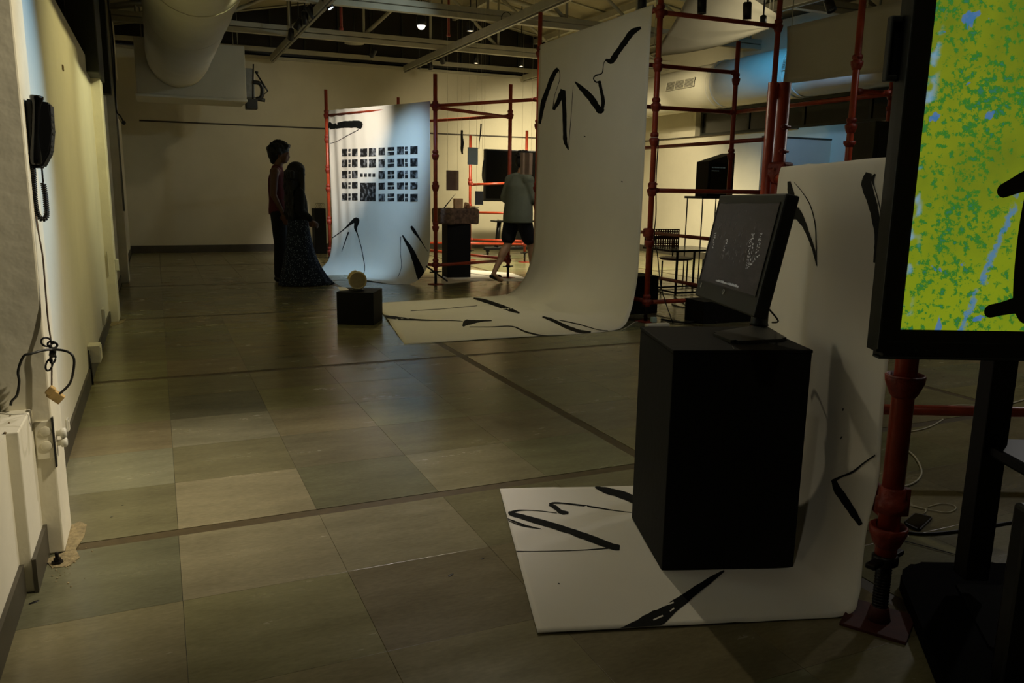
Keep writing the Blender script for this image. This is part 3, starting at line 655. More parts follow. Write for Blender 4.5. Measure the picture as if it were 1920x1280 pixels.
# ================================================================== BANNERS
class Sheet:
    """a hanging paper strip: rows of (edge A, edge B) from the bar down and out over the floor"""
    def __init__(s, rows, wr=0.004, seed=0.0, nu=28, k=8, fold=None):
        a = catmull([r[0] for r in rows], k); b = catmull([r[1] for r in rows], k)
        s.a, s.b = a, b; s.n = len(a); s.wr, s.seed, s.fold = wr, seed, fold; s.nu = nu
        s.grid = [[s.P(u / nu, v) for u in range(nu + 1)] for v in range(s.n)]
        s.px = np.array([[proj(p) for p in row] for row in s.grid])
    def base(s, u, v):
        v = min(max(v, 0), s.n - 1); i = min(int(v), s.n - 2); f = v - i
        a = s.a[i].lerp(s.a[i + 1], f); b = s.b[i].lerp(s.b[i + 1], f); return a.lerp(b, u)
    def nrm(s, u, v):
        e = 0.3; d1 = s.base(min(u + 0.01, 1), v) - s.base(max(u - 0.01, 0), v); d2 = s.base(u, min(v + e, s.n - 1)) - s.base(u, max(v - e, 0))
        n_ = d1.cross(d2).normalized(); p = s.base(u, v)
        if n_.dot(Vector(EYE) - p) < 0: n_ = -n_
        return n_
    def P(s, u, v, off=0.0):
        p = s.base(u, v); n_ = s.nrm(u, v)
        w = s.wr * noise.noise(Vector((p.x * 2.2 + s.seed, p.y * 2.2, p.z * 0.7)))
        if s.fold: w += s.fold(u, v / (s.n - 1), p)
        return p + n_ * (w + off)
    def inv(s, x, y):
        d = (s.px[:, :, 0] - x) ** 2 + (s.px[:, :, 1] - y) ** 2; i, j = np.unravel_index(np.argmin(d), d.shape)
        u, v = j / s.nu, float(i); t_ = np.array([x, y])
        for _ in range(10):
            f0 = proj(s.P(u, v)); e = t_ - f0
            if np.abs(e).max() < 0.05: break
            hu, hv = 0.01, 0.1
            uu = hu if u < 0.98 else -hu; vv = hv if v < s.n - 1.2 else -hv
            J = np.array([(proj(s.P(u + uu, v)) - f0) / uu, (proj(s.P(u, v + vv)) - f0) / vv]).T
            try: st = np.linalg.solve(J, e)
            except Exception: break
            u = min(max(u + np.clip(st[0], -0.2, 0.2), 0.0), 1.0); v = min(max(v + np.clip(st[1], -2, 2), 0.0), s.n - 1.0)
        return u, v
    def at(s, x, y, off=0.0015):
        u, v = s.inv(x, y); return s.P(u, v, off)
    def build(s, name, m, parent, th=0.0009):
        bm = nb(); G = s.grid
        quadsheet(bm, G); o = obj(name, bm, m, parent, fixn=False)
        md = o.modifiers.new('thickness', 'SOLIDIFY'); md.thickness = th; md.offset = 0
        return o
def ribbon_pts(st, sub=5):
    """st: list of (x, y, width) pixels -> smoothed list"""
    P = [Vector(p) for p in st]; return catmull(P, sub) if len(P) > 2 else [P[0].lerp(P[1], k / sub) for k in range(sub + 1)]
def stroke(sheet, st, parent, m=None, rough=0.0, name='ink_stroke', off=0.0016, ac=3):
    pts = ribbon_pts(st); bm = nb(); rows = []
    for i, p in enumerate(pts):
        a = pts[max(i - 1, 0)]; b = pts[min(i + 1, len(pts) - 1)]; d = V(b.x - a.x, b.y - a.y, 0)
        d = d.normalized() if d.length > 1e-6 else V(1, 0, 0); n_ = V(-d.y, d.x, 0)
        w_ = max(p.z, 0.5) / 2
        w1 = w_ * (1 + rough * noise.noise(V(i * 0.9, p.x, 1))); w2 = w_ * (1 + rough * noise.noise(V(i * 0.9, p.y, 7)))
        k = ac if p.z > 5 else 1
        row = [sheet.at(p.x + n_.x * (-w1 + (w1 + w2) * j / ac), p.y + n_.y * (-w1 + (w1 + w2) * j / ac), off) for j in range(ac + 1)]
        rows.append([bm.verts.new(q) for q in row])
    for A, B in zip(rows, rows[1:]):
        for j in range(ac):
            try: bm.faces.new((A[j], A[j + 1], B[j + 1], B[j]))
            except ValueError: pass
    return obj(name, bm, m or ink, parent)
# --- tall banner
t = thing('tall_banner', 'tall white banner with black brush strokes hanging between two poles and spreading over the floor', 'banner', (4.2, 7.6, 0))
def fold2(u, v, p):
    g = 0.0
    if p.z < 1.0 and p.x > 3.6: g += 0.055 * math.exp(-((u - 0.55 - 0.1 * p.z) / 0.07) ** 2) * (1 - p.z) ** 2 + 0.03 * math.exp(-((u - 0.86) / 0.05) ** 2) * (1 - p.z)
    if p.z < 0.12 and p.x < 3.7: g += 0.012 * max(0.0, u - 0.12) * (1 + noise.noise(V(p.x * 1.6, p.y * 1.6, 3))) + 0.01 * math.exp(-((p.y - 7.2 - 0.25 * (p.x - 2)) / 0.10) ** 2) * (p.x > 1.9)
    return g
rows2 = [(V(4.30, 6.53, 2.875), V(4.30, 8.90, 2.88)), (V(4.27, 6.535, 2.89), V(4.27, 8.90, 2.89)), (V(4.245, 6.54, 2.83), V(4.245, 8.90, 2.83)), (V(4.24, 6.55, 2.0), V(4.24, 8.91, 2.0)), (V(4.24, 6.55, 1.2), V(4.24, 8.92, 1.2)),
         (V(4.23, 6.54, 0.8), V(4.235, 8.92, 0.8)), (V(4.20, 6.50, 0.48), V(4.21, 8.90, 0.50)), (V(4.12, 6.42, 0.26), V(4.12, 8.84, 0.27)), (V(4.01, 6.31, 0.12), V(3.98, 8.74, 0.12)),
         (V(3.88, 6.20, 0.03), V(3.82, 8.64, 0.035)), (V(3.68, 6.10, 0.006), V(3.60, 8.50, 0.010)), (V(3.2, 6.06, 0.003), V(3.2, 8.42, 0.008)), (V(2.5, 6.08, 0.003), V(2.65, 8.38, 0.006)), (V(1.76, 6.10, 0.003), V(2.1, 8.36, 0.006))]
sh2 = Sheet(rows2, 0.006, 1.3, nu=36, fold=fold2); sh2.build('banner_sheet', paper, t)
for st in (
    [(1012, 232, 5), (1018, 196, 9), (1028, 166, 8), (1039, 138, 8), (1047, 129, 7)], [(1047, 129, 1.5), (1050, 140, 1), (1048, 155, 1), (1040, 180, 1), (1037, 204, 2)],
    [(1038, 206, 5), (1046, 192, 8), (1053, 176, 10), (1056, 168, 9)], [(1056, 170, 9), (1058, 200, 8), (1059, 240, 7), (1060, 264, 7), (1066, 281, 2)],
    [(1066, 280, 1), (1070, 230, 1), (1073, 190, 1), (1075, 160, 1)], [(1078, 153, 2), (1088, 163, 8), (1103, 178, 12), (1115, 193, 12), (1125, 208, 11), (1130, 203, 8)],
    [(1128, 211, 6), (1131, 190, 7), (1127, 168, 6), (1124, 152, 6)], [(1126, 152, 3), (1118, 154, 3), (1113, 147, 2), (1118, 141, 3), (1129, 137, 2), (1132, 120, 1.2), (1136, 112, 2)],
    [(1136, 112, 4), (1147, 114, 11), (1158, 98, 10), (1172, 78, 11), (1186, 60, 11), (1202, 52, 5)], [(1188, 56, 5), (1202, 52, 3)],
    # on the floor
    [(888, 559, 3), (905, 563, 6), (930, 571, 7), (955, 580, 7), (974, 587, 3)], [(706, 590, 4), (740, 596, 6), (790, 600, 3), (850, 601, 1.5), (868, 603, 1)],
    [(868, 612, 3), (874, 605, 10), (884, 604, 8), (900, 602, 4), (922, 601, 2)], [(880, 613, 1.2), (920, 613, 1.5), (960, 612, 2), (985, 622, 3), (1015, 629, 3), (1038, 630, 2)],
    [(1017, 594, 3), (1035, 600, 6), (1060, 612, 7), (1085, 621, 7), (1108, 624, 5)], [(1048, 600, 1.5), (1085, 608, 2), (1120, 618, 1.5), (1140, 620, 1)],
    [(770, 583, 1), (830, 579, 1), (895, 573, 1)]): stroke(sh2, st, t, rough=0.25)
for (x, y) in ((1165, 340), (1095, 255)):
    stroke(sh2, [(x, y, 1.5), (x + 3, y + 1, 1.5)], t, name='ink_speck')
# --- near banner
ub = V(0.43, 0.90, 0).normalized(); ua = V(1.905, 1.605, 0); uf = V(2.385, 2.62, 0)
t = thing('near_banner', 'white banner with black strokes under the black plinth and up behind the monitor', 'banner', (1.9, 2.2, 0))
def fold1(u, v, p):
    g = 0.0
    if p.z > 0.06:
        g += 0.012 * math.exp(-((u - 0.72) / 0.05) ** 2) * (1.1 - p.z) + 0.006 * math.exp(-((u - 0.45) / 0.07) ** 2) * (1.3 - p.z)
    else:
        d = (p.x - 1.55) * 0.55 + (p.y - 2.2) * 0.83
        if p.x < 1.5: g += 0.003 * (1 + noise.noise(V(p.x * 4, p.y * 4, 5))) 
    return g
rows1 = [(ua + V(0.03, -0.01, 1.330), uf + V(0.03, -0.01, 1.330)), (ua + V(0, 0, 1.345), uf + V(0, 0, 1.345)), (ua + V(-0.025, 0.01, 1.32), uf + V(-0.025, 0.01, 1.32)),
         (ua + V(-0.02, 0.0, 1.0), uf + V(-0.03, 0.01, 1.0)), (ua + V(-0.01, 0.0, 0.6), uf + V(-0.035, 0.02, 0.6)), (ua + V(0.0, 0.0, 0.42), uf + V(-0.04, 0.02, 0.42)), (ua + V(0.01, 0.03, 0.26), uf + V(-0.07, 0.03, 0.25)),
         (ua + V(-0.005, 0.02, 0.14), uf + V(-0.13, 0.05, 0.13)), (ua + V(-0.035, -0.005, 0.055), uf + V(-0.24, 0.07, 0.05)), (V(1.82, 1.595, 0.008), V(2.05, 2.69, 0.008)), (V(1.62, 1.652, 0.004), V(1.8, 2.75, 0.004)),
         (V(1.25, 1.762, 0.004), V(1.50, 2.845, 0.004)), (V(0.92, 1.86, 0.004), V(1.25, 2.92, 0.004))]
sh1 = Sheet(rows1, 0.004, 5.1, nu=40, k=10, fold=fold1); sh1.build('banner_sheet', paper, t)
for st in (
    [(1116, 913, 4), (1134, 919, 11), (1160, 926, 14), (1190, 937, 16)],
    [(1162, 1027, 9), (1146, 1024, 12), (1105, 1009, 13), (1060, 993, 12), (1010, 978, 11), (975, 968, 9), (957, 963, 7), (957, 960, 5)], [(957, 962, 6), (975, 957, 2.5), (1010, 958, 1.2), (1044, 962, 1.5)],
    [(1066, 962, 5), (1052, 960, 8), (1042, 952, 8), (1030, 946, 5)], [(1030, 946, 5), (1046, 943, 3), (1100, 949, 3), (1150, 957, 1.5), (1184, 961, 1)],
    [(968, 1034, 1.8), (1000, 1034, 1.0), (1050, 1033, 1.2), (1100, 1031, 1.4), (1140, 1028, 2)],
    [(950, 972, 1.5), (965, 978, 3), (990, 987, 3), (1015, 992, 1)], [(950, 975, 1), (975, 985, 2), (1000, 990, 1.2)],
    [(1358, 1070, 3), (1335, 1085, 10), (1300, 1110, 15), (1260, 1140, 22), (1222, 1164, 30), (1165, 1182, 8)],
    [(1216, 1178, 12), (1190, 1180, 6)],
    [(1642, 853, 3), (1620, 868, 3), (1600, 884, 4), (1575, 895, 4), (1563, 902, 8)], [(1563, 899, 9), (1572, 919, 15), (1588, 942, 15), (1603, 965, 13), (1615, 984, 8)],
    # upper part
    [(1630, 324, 12), (1626, 345, 19), (1636, 380, 17), (1643, 410, 16), (1648, 440, 15), (1645, 470, 11), (1640, 492, 4)], [(1642, 326, 3), (1637, 336, 6), (1640, 350, 1.5), (1646, 370, 1.5), (1652, 400, 1.5), (1652, 430, 1.5), (1648, 460, 1.5)],
    [(1650, 482, 1.5), (1658, 475, 2), (1670, 470, 2)],
    [(1480, 395, 22), (1492, 400, 22), (1502, 410, 14), (1512, 430, 8), (1522, 455, 6), (1528, 475, 5), (1532, 498, 1.5)], [(1490, 342, 1), (1505, 360, 1.5), (1520, 385, 2), (1529, 420, 2), (1531, 460, 2), (1532, 496, 1)],
    [(1480, 340, 6), (1484, 365, 12), (1488, 385, 8)], [(1582, 765, 2), (1581, 770, 2)], [(1579, 818, 2), (1577, 823, 1.5)], [(1047, 1094, 2), (1049, 1095, 2)]):
    stroke(sh1, st, t, rough=0.22)
for st in ([(1243, 1137, 2), (1263, 1130, 3)], [(1225, 1163, 2.5), (1243, 1155, 3)], [(1256, 1147, 2), (1264, 1141, 2.5)]):
    stroke(sh1, st, t, m=paper, name='dry_brush_gap', off=0.0024, ac=1)
# small lilac sheets clipped at the far edge of the near banner
bm = nb(); a = [onpl(x, y, N2 + V(-0.02, -0.05, 0), rd * -1) for x, y in ((1449, 331), (1478, 327), (1476, 362), (1448, 362))]
A_ = [bm.verts.new(p) for p in a]; bm.faces.new(A_); o = obj('paper_note', bm, mat('lilac_paper', 'a9a3a2', 0.8, var=0.05), label='small lilac paper note taped at the top corner of the near banner', cat='paper', origin=a[0]); o.modifiers.new('t', 'SOLIDIFY').thickness = 0.002
# --- blue banner with photo grid
nv = V(-0.93, -0.36, 0).normalized(); db = (B3 - A3).normalized()
At, Bt = A3 + db * 0.075 + nv * 0.004, B3 - db * 0.07 + nv * 0.03
t = thing('photo_banner', 'white banner lit pale blue with a grid of small black photos and brush strokes', 'banner', (2.8, 11.1, 0))
def fold3(u, v, p): return 0.012 * math.sin(u * 62 + p.z) * math.exp(-u * 5.5) * min(1, p.z * 1.2) + (0.012 * math.sin(u * 9 + 1) * max(0, 0.5 - p.z))
rows3 = [(At - nv * 0.05 + V(0, 0, 2.285), Bt - nv * 0.05 + V(0, 0, 2.262)), (At - nv * 0.02 + V(0, 0, 2.30), Bt - nv * 0.02 + V(0, 0, 2.275)), (At + V(0, 0, 2.26), Bt + V(0, 0, 2.24)), (At + V(0, 0, 1.5), Bt + V(0, 0, 1.5)), (At + V(0, 0, 0.7), Bt + V(0, 0, 0.7)),
         (At + nv * 0.02 + V(0, 0, 0.35), Bt + nv * 0.03 + db * 0.0 + V(0, 0, 0.32)), (At + nv * 0.08 + V(0, 0, 0.14), Bt + nv * 0.10 - db * 0.05 + V(0, 0, 0.11)), (At + nv * 0.22 + V(0, 0, 0.02), Bt + nv * 0.22 - db * 0.12 + V(0, 0, 0.014)),
         (At + nv * 0.4 + V(0, 0, 0.006), Bt + nv * 0.34 - db * 0.2 + V(0, 0, 0.006)), (At + nv * 0.62 + V(0, 0, 0.006), Bt + nv * 0.44 - db * 0.3 + V(0, 0, 0.006))]
sh3 = Sheet(rows3, 0.006, 9.0, nu=120, fold=fold3); sh3.build('banner_sheet', paper, t)
for st in ([(618, 239, 8), (640, 234, 12), (660, 233, 13), (674, 233, 12), (673, 241, 8)], [(673, 243, 1.5), (650, 255, 1.2), (632, 265, 1), (619, 269, 1)], [(618, 229, 3), (622, 238, 14)],
           [(620, 448, 1.5), (640, 434, 1.5), (655, 421, 4), (667, 412, 9), (669, 416, 10), (667, 428, 5), (671, 440, 1.5), (678, 465, 1.3), (684, 500, 1.2), (682, 513, 1)],
           [(654, 435, 3), (650, 445, 2), (641, 472, 0.8)], [(752, 443, 1), (751, 470, 1), (753, 500, 0.8), (746, 520, 0.8)],
           [(755, 441, 2), (762, 453, 5), (772, 470, 9), (782, 495, 13), (790, 516, 17), (792, 528, 10)], [(796, 522, 14), (786, 532, 8)],
           [(771, 424, 4), (777, 433, 6), (786, 446, 3), (795, 460, 1.3), (802, 471, 0.8)]):
    stroke(sh3, st, t, rough=0.15, off=0.003)
photo_m, nt, b = noder('printed_photo')
tcn = nt.nodes.new('ShaderNodeNewGeometry'); nn = nt.nodes.new('ShaderNodeTexNoise'); nn.inputs['Scale'].default_value = 17; nn.inputs['Detail'].default_value = 3
rp = nt.nodes.new('ShaderNodeValToRGB'); rp.color_ramp.elements[0].position = 0.50; rp.color_ramp.elements[0].color = (0.008, 0.008, 0.008, 1); rp.color_ramp.elements[1].position = 0.72; rp.color_ramp.elements[1].color = (0.33, 0.33, 0.33, 1)
nt.links.new(tcn.outputs['Position'], nn.inputs['Vector']); nt.links.new(nn.outputs['Fac'], rp.inputs['Fac']); nt.links.new(rp.outputs['Color'], b.inputs['Base Color']); b.inputs['Roughness'].default_value = 0.6
zs = 9.847
def zq(x, y): return (630 + x / zs, 260 + y / zs)
def photo(x0, y0, x1, y1, sl=0.0):
    bm = nb(); c = [zq(x0, y0), zq(x1, y0 - sl), zq(x1, y1 - sl), zq(x0, y1)]
    nx_ = max(2, int((x1 - x0) / 18)); L0 = [Vector((*c[0], 0)).lerp(Vector((*c[1], 0)), i / nx_) for i in range(nx_ + 1)]; L1 = [Vector((*c[3], 0)).lerp(Vector((*c[2], 0)), i / nx_) for i in range(nx_ + 1)]
    rr_ = [[bm.verts.new(sh3.at(L0[i].x + (L1[i].x - L0[i].x) * j / 2, L0[i].y + (L1[i].y - L0[i].y) * j / 2, 0.0035)) for i in range(nx_ + 1)] for j in range(3)]
    for j in range(2):
        for i in range(nx_): bm.faces.new((rr_[j][i], rr_[j][i + 1], rr_[j + 1][i + 1], rr_[j + 1][i]))
    return obj('photo_print', bm, photo_m, t)
rowsY = [(190, 322), (388, 524), (595, 730), (805, 920), (1012, 1138)]
for k, (ya, yb) in enumerate(rowsY):
    ym = (ya + yb) / 2
    photo(112, ya, 214, yb, 3); photo(232, ya, 276, ym - 12, 2); photo(232, ym + 12, 276, yb, 2); photo(298, ya - 4, 402, yb, 4)
    if k < 2: photo(452, ya - 6, 582, yb + 8, 6); photo(610, ya - 14, 742, yb + 6, 6)
    off = (-24, -4, 4, 10, 10)[k]
    photo(790, ya + off, 905, yb + off + 6, 5)
    photo(957, ya + off - 8, 1080, ym + off - 12, 5); photo(957, ym + off + 12, 1080, yb + off + 4, 5)
    photo(1132, ya + off - 18 + k * 4, 1260, yb + off - 10 + k * 4, 4); photo(1275, ya + off - 18 + k * 4, 1330, ym + off - 22 + k * 4, 3); photo(1275, ym + off - 4 + k * 4, 1330, yb + off - 10 + k * 4, 3)
    photo(1375, ya + off - 26 + k * 6, 1510, yb + off - 16 + k * 7, 4)
for k in range(4): photo(448 + k * 76, 640, 500 + k * 76, 702, 0)
photo(448, 812, 735, 1148, 2)

# --- high cloths above the tower
t = thing('high_cloth', 'high white cloth band hanging across the scaffold above the window band', 'cloth', (5.66, 5.6, 2.3))
hx = lambda x, y: onx(x, y, 5.67)
g0 = [V(5.67, 6.36, 2.82), V(5.67, 4.6, 2.80)]; g1 = [V(5.67, 6.36, 2.29), V(5.67, 4.6, 2.245)]
grid = [[(g0[0].lerp(g0[1], u)).lerp(g1[0].lerp(g1[1], u), v) + V(0.012 * math.sin(u * 11) * v + 0.02 * math.sin(v * 3.1), 0, 0) for u in np.linspace(0, 1, 24)] for v in np.linspace(0, 1, 10)]
bm = nb(); quadsheet(bm, grid); o = obj('cloth', bm, mat('grey_cloth', 'b9b4a6', 0.85, var=0.04, scale=3), t); o.modifiers.new('t', 'SOLIDIFY').thickness = 0.003
for y in (6.3, 5.4, 4.65):
    bm = nb(); tube(bm, [V(5.67, y, 2.81), V(5.67, y, roofz(5.67) - 0.02)], 0.004, 5); obj('tie_cord', bm, cable_w, t)
t = thing('canopy_cloth', 'pale cloth slung loosely behind the tall banner with its end gathered', 'cloth', (6.3, 8.8, 3.0))
tl, tr, bl_, br_ = ony(1228, -25, 8.2), ony(1448, 38, 8.2), ony(1226, 107, 8.2), ony(1440, 56, 8.2)
grid = []
for v in np.linspace(0, 1, 14):
    row = []
    for u in np.linspace(0, 1, 30):
        top = tl.lerp(tr, u); bot = bl_.lerp(br_, u)
        p = top.lerp(bot, v); p.y += -0.9 * (1 - v) * (1 - u * 0.8) + 0.03 * math.sin(v * 26) * u; p.z += -0.06 * math.sin(PI * u) * v + 0.02 * math.sin(v * 9)
        row.append(p)
    grid.append(row)
bm = nb(); quadsheet(bm, grid); o = obj('cloth', bm, mat('canopy_cotton', 'c9c1a4', 0.85, var=0.04, scale=3), t); o.modifiers.new('t', 'SOLIDIFY').thickness = 0.003
for c, lab in ((tl, 0), (tr, 1), (bl_ + V(0, 0, 0), 2), (br_, 3)):
    bm = nb(); tube(bm, [c + (V(0, -0.75, 0) if lab == 0 else V(0, 0, 0)), V(c.x, c.y + (-0.75 if lab == 0 else 0), roofz(c.x) - 0.02)], 0.005, 5); obj('tie_cord', bm, cable_w, t)

# ================================================================== BLACK PLINTH AND MONITOR
a, b_, c_ = fl(1240, 1073), fl(1487, 1067), fl(1184, 977)
ang = math.atan2(b_.y - a.y, b_.x - a.x); wd = (b_ - a).length; dp = (c_ - a).length
t = thing('display_plinth', 'large black plinth in the foreground carrying the tilted monitor', 'plinth', a, ang)
PZ = 0.757
bm = nb(); bx(bm, (0, 0, 0.006), (wd, dp + 0.02, PZ - 0.012), TM[t.name], bev=0.003); obj('body', bm, blackp, t)
bm = nb(); bx(bm, (-0.002, -0.002, PZ - 0.012), (wd + 0.002, dp + 0.022, PZ), TM[t.name], bev=0.003); obj('top_board', bm, blackp, t)
bm = nb(); tube(bm, [TM[t.name] @ V(wd * 0.42, -0.001, PZ - 0.003), TM[t.name] @ V(wd * 0.44, 0.01, PZ + 0.001), TM[t.name] @ V(wd * 0.46, 0.05, PZ + 0.001)], 0.002, 5); obj('tape_edge', bm, blackf, t)
# monitor
mc = V(1.72, 2.094, 1.063); yaw, tilt, roll, W, Hh = -1.904, 0.20, 0.018, 0.562, 0.369
wv = V(math.cos(yaw), math.sin(yaw), 0); nh = V(math.sin(yaw), -math.cos(yaw), 0)
upv = V(0, 0, 1) * math.cos(tilt) - nh * math.sin(tilt)
w2 = wv * math.cos(roll) + upv * math.sin(roll); u2 = -wv * math.sin(roll) + upv * math.cos(roll); n2 = w2.cross(u2)
if n2.dot(nh) < 0: n2 = -n2
MM = Matrix.Identity(4)
for i in range(3): MM[i][0], MM[i][1], MM[i][2], MM[i][3] = w2[i], n2[i], u2[i], mc[i]   # x = width, y = out of the screen, z = up
t = thing('desktop_monitor', 'dark desktop monitor tilted back on the large black plinth', 'monitor', (mc.x + 0.15, mc.y + 0.05, PZ))
bm = nb(); bx(bm, (-W / 2, -0.045, -Hh / 2), (W / 2, 0, Hh / 2), MM, bev=0.006); obj('housing', bm, charc, t)
sx0, sx1, sz0, sz1 = -W / 2 + 0.022, W / 2 - 0.022, -Hh / 2 + 0.062, Hh / 2 - 0.030
scr_m, nt, bb = noder('monitor_picture')
tcn = nt.nodes.new('ShaderNodeTexCoord'); mp = nt.nodes.new('ShaderNodeMapping'); mp.inputs['Scale'].default_value = (26, 26, 90)
nn = nt.nodes.new('ShaderNodeTexNoise'); nn.inputs['Scale'].default_value = 1.0; nn.inputs['Detail'].default_value = 6; nn.inputs['Distortion'].default_value = 1.6
rp = nt.nodes.new('ShaderNodeValToRGB'); rp.color_ramp.elements[0].position = 0.42; rp.color_ramp.elements[0].color = (0.004, 0.0035, 0.003, 1); rp.color_ramp.elements[1].position = 0.75; rp.color_ramp.elements[1].color = (0.040, 0.028, 0.025, 1)
nt.links.new(tcn.outputs['Object'], mp.inputs['Vector']); nt.links.new(mp.outputs['Vector'], nn.inputs['Vector']); nt.links.new(nn.outputs['Fac'], rp.inputs['Fac'])
bb.inputs['Base Color'].default_value = (0.004, 0.004, 0.004, 1); bb.inputs['Roughness'].default_value = 0.35
nt.links.new(rp.outputs['Color'], bb.inputs['Emission Color']); bb.inputs['Emission Strength'].default_value = 0.45
bm = nb(); bx(bm, (sx0, -0.002, sz0), (sx1, 0.0012, sz1), MM); screen = obj('screen', bm, scr_m, t)
bm = nb()
for (a0, b0, c0, d0) in ((sx0 - 0.004, sz0 - 0.004, sx1 + 0.004, sz0), (sx0 - 0.004, sz1, sx1 + 0.004, sz1 + 0.004), (sx0 - 0.004, sz0, sx0, sz1), (sx1, sz0, sx1 + 0.004, sz1)):
    bx(bm, (a0, -0.001, b0), (c0, 0.003, d0), MM)
obj('bezel_lip', bm, blackf, t)
glow = mat('screen_glyph', '9a9a94', 0.4, emit='b8b8b0', es=0.16); glow2 = mat('screen_glyph_dim', '6a6a66', 0.4, emit='8a8480', es=0.09)
def glyphs(cols, m, name):
    bm = nb()
    for (x0, z0, x1, z1) in cols: bx(bm, (x0, 0.001, z0), (x1, 0.0020, z1), MM)
    obj(name, bm, m, screen, kind='stuff')
# pixel -> monitor coordinates
def mq(px, py):
    p = onpl(px, py, mc, n2); q_ = MM.inverted() @ p; return q_.x, q_.z
rg = random.Random(3); cs = []
for (pa, pb, n_, wdt, gap) in (((1428, 440), (1419, 478), 9, 0.020, 0.3), ((1424, 478), (1402, 505), 6, 0.014, .4), ((1413, 440), (1405, 500), 13, 0.026, .4), ((1408, 452), (1400, 510), 11, 0.016, 0.4), ((1342, 438), (1336, 468), 7, 0.018, .3), ((1364, 450), (1357, 475), 6, 0.018, .3)):
    for k in range(n_):
        f = k / n_; x, z = mq(pa[0] + (pb[0] - pa[0]) * f, pa[1] + (pb[1] - pa[1]) * f)
        for j in range(3):
            if rg.random() < 0.7:
                xx = x - wdt / 2 + j * wdt / 3; bw = wdt / 3 * rg.uniform(0.25, 0.85); hh = rg.uniform(0.0012, 0.006); zz = z + rg.uniform(-.003, .003); cs.append((xx, zz, xx + bw, zz + hh))
glyphs(cs, glow, 'bright_screen_marks')
cs = []
for k in range(70):
    x, z = mq(rg.uniform(1345, 1420), rg.uniform(400, 500)); cs.append((x, z, x + rg.uniform(0.001, 0.002), z + rg.uniform(0.003, 0.016)))
glyphs(cs, glow2, 'dim_screen_marks')
x0, z0 = mq(1343, 526); x1, z1 = mq(1386, 537); cs = []
x = min(x0, x1)
zb_ = (z0 + z1) / 2; L_ = abs(x1 - x0)
while x < min(x0, x1) + L_:
    wch = rg.uniform(0.003, 0.0075); cs.append((x, zb_ - 0.003, x + wch, zb_ + rg.choice((0.002, 0.0045)))); x += wch + rg.choice((0.0012, 0.0012, 0.004))
glyphs(cs, glow, 'subtitle_line')
sil = mat('silver_badge', 'b5b5ae', 0.3, metal=0.6)
bm = nb(); x, z = mq(1357, 547); lathe(bm, [(0.009, -0.001), (0.009, 0.001), (0.007, 0.0016)], MM @ Matrix.Translation((x, 0.001, z)) @ Matrix.Rotation(-PI / 2, 4, 'X'), 16); badge = obj('round_badge', bm, sil, t)
bm = nb(); 
for s in (-0.0035, 0.0012): bx(bm, (x + s, 0.002, z - 0.004), (x + s + 0.0014, 0.0032, z + 0.006), MM)
bx(bm, (x + 0.0012, 0.002, z + 0.0005), (x + 0.0045, 0.0032, z + 0.0018), MM); obj('badge_letters', bm, blackf, badge)
bm = nb(); x, z = mq(1315, 534); bx(bm, (x - 0.006, 0.0, z - 0.008), (x + 0.004, 0.0012, z + 0.008), MM); obj('sticker', bm, sil, t)
cb = fl(1422, 612, PZ); 
bm = nb(); base = [fl(x, y, PZ) for x, y in ((1332, 628), (1375, 645), (1478, 640), (1430, 612))]
base2 = [(p.x, p.y) for p in base]; prism(bm, base2, PZ, PZ + 0.010); bmesh.ops.bevel(bm, geom=[e for e in bm.edges if abs(e.verts[0].co.z - e.verts[1].co.z) > 0.005], offset=0.02, segments=4, affect='EDGES'); obj('stand_base', bm, charc, t)
cc = V(cb.x - 0.015, cb.y - 0.02, 0)
bm = nb(); lathe(bm, [(0.034, PZ + 0.009), (0.031, PZ + 0.02), (0.031, PZ + 0.30), (0.028, PZ + 0.315)], Matrix.Translation((cc.x, cc.y, 0)), 24); obj('stand_column', bm, charc, t)
bk = mc - n2 * 0.045
bm = nb(); tube(bm, [bk, bk - n2 * 0.05, V(cc.x, cc.y, PZ + 0.29)], [0.035, 0.032, 0.026], 12); obj('tilt_hinge', bm, blackf, t)
bm = nb(); bx(bm, (-0.12, -0.075, -0.09), (0.12, -0.04, 0.09), MM, bev=0.015); obj('back_cover', bm, blackf, t)
bm = nb(); tube(bm, catmull([bk - u2 * 0.1, V(cc.x - 0.02, cc.y - 0.03, PZ + 0.1), V(cc.x + 0.06, cc.y - 0.03, PZ + 0.03), V(cc.x + 0.08, cc.y + 0.02, PZ + 0.012)], 6), 0.0035, 6); obj('power_lead', bm, cable_b, t)

# ================================================================== SMALL PLINTH AND ROUND OBJECT
a, b_ = fl(632, 608), fl(701, 610); ang = math.atan2(b_.y - a.y, b_.x - a.x); wd = (b_ - a).length
t = thing('small_plinth', 'small black cube plinth at the end of the tall banner', 'plinth', a, ang)
bm = nb(); bx(bm, (0, 0, 0), (wd, wd * 1.0, 0.30), TM[t.name], bev=0.004); obj('body', bm, blackp, t)
Ms = TM[t.name]; pc = Ms @ V(wd * 0.47, wd * 0.42, 0)
bm = nb(); q0 = [fl(x, y, 0.302) for x, y in ((633, 538), (648, 538.5), (655, 543.5), (638, 544.5))]; prism(bm, [(p.x, p.y) for p in q0], 0.300, 0.303)
obj('caption_card', bm, white_p, label='small white card lying on the small black plinth', cat='card', origin=q0[0])
t = thing('round_clock', 'cream round drum shaped clock on the small black plinth', 'clock', (pc.x, pc.y, 0.30))
cr = 0.082; cz = 0.30 + 0.012 + cr
fdir = (V(0, 0, 1.0) - V(pc.x, pc.y, cz)); fdir = V(-pc.x + 0.55, -pc.y - 0.2, 0).normalized()
Md = Matrix.Translation((pc.x, pc.y, cz)) @ fdir.to_track_quat('Z', 'Y').to_matrix().to_4x4()
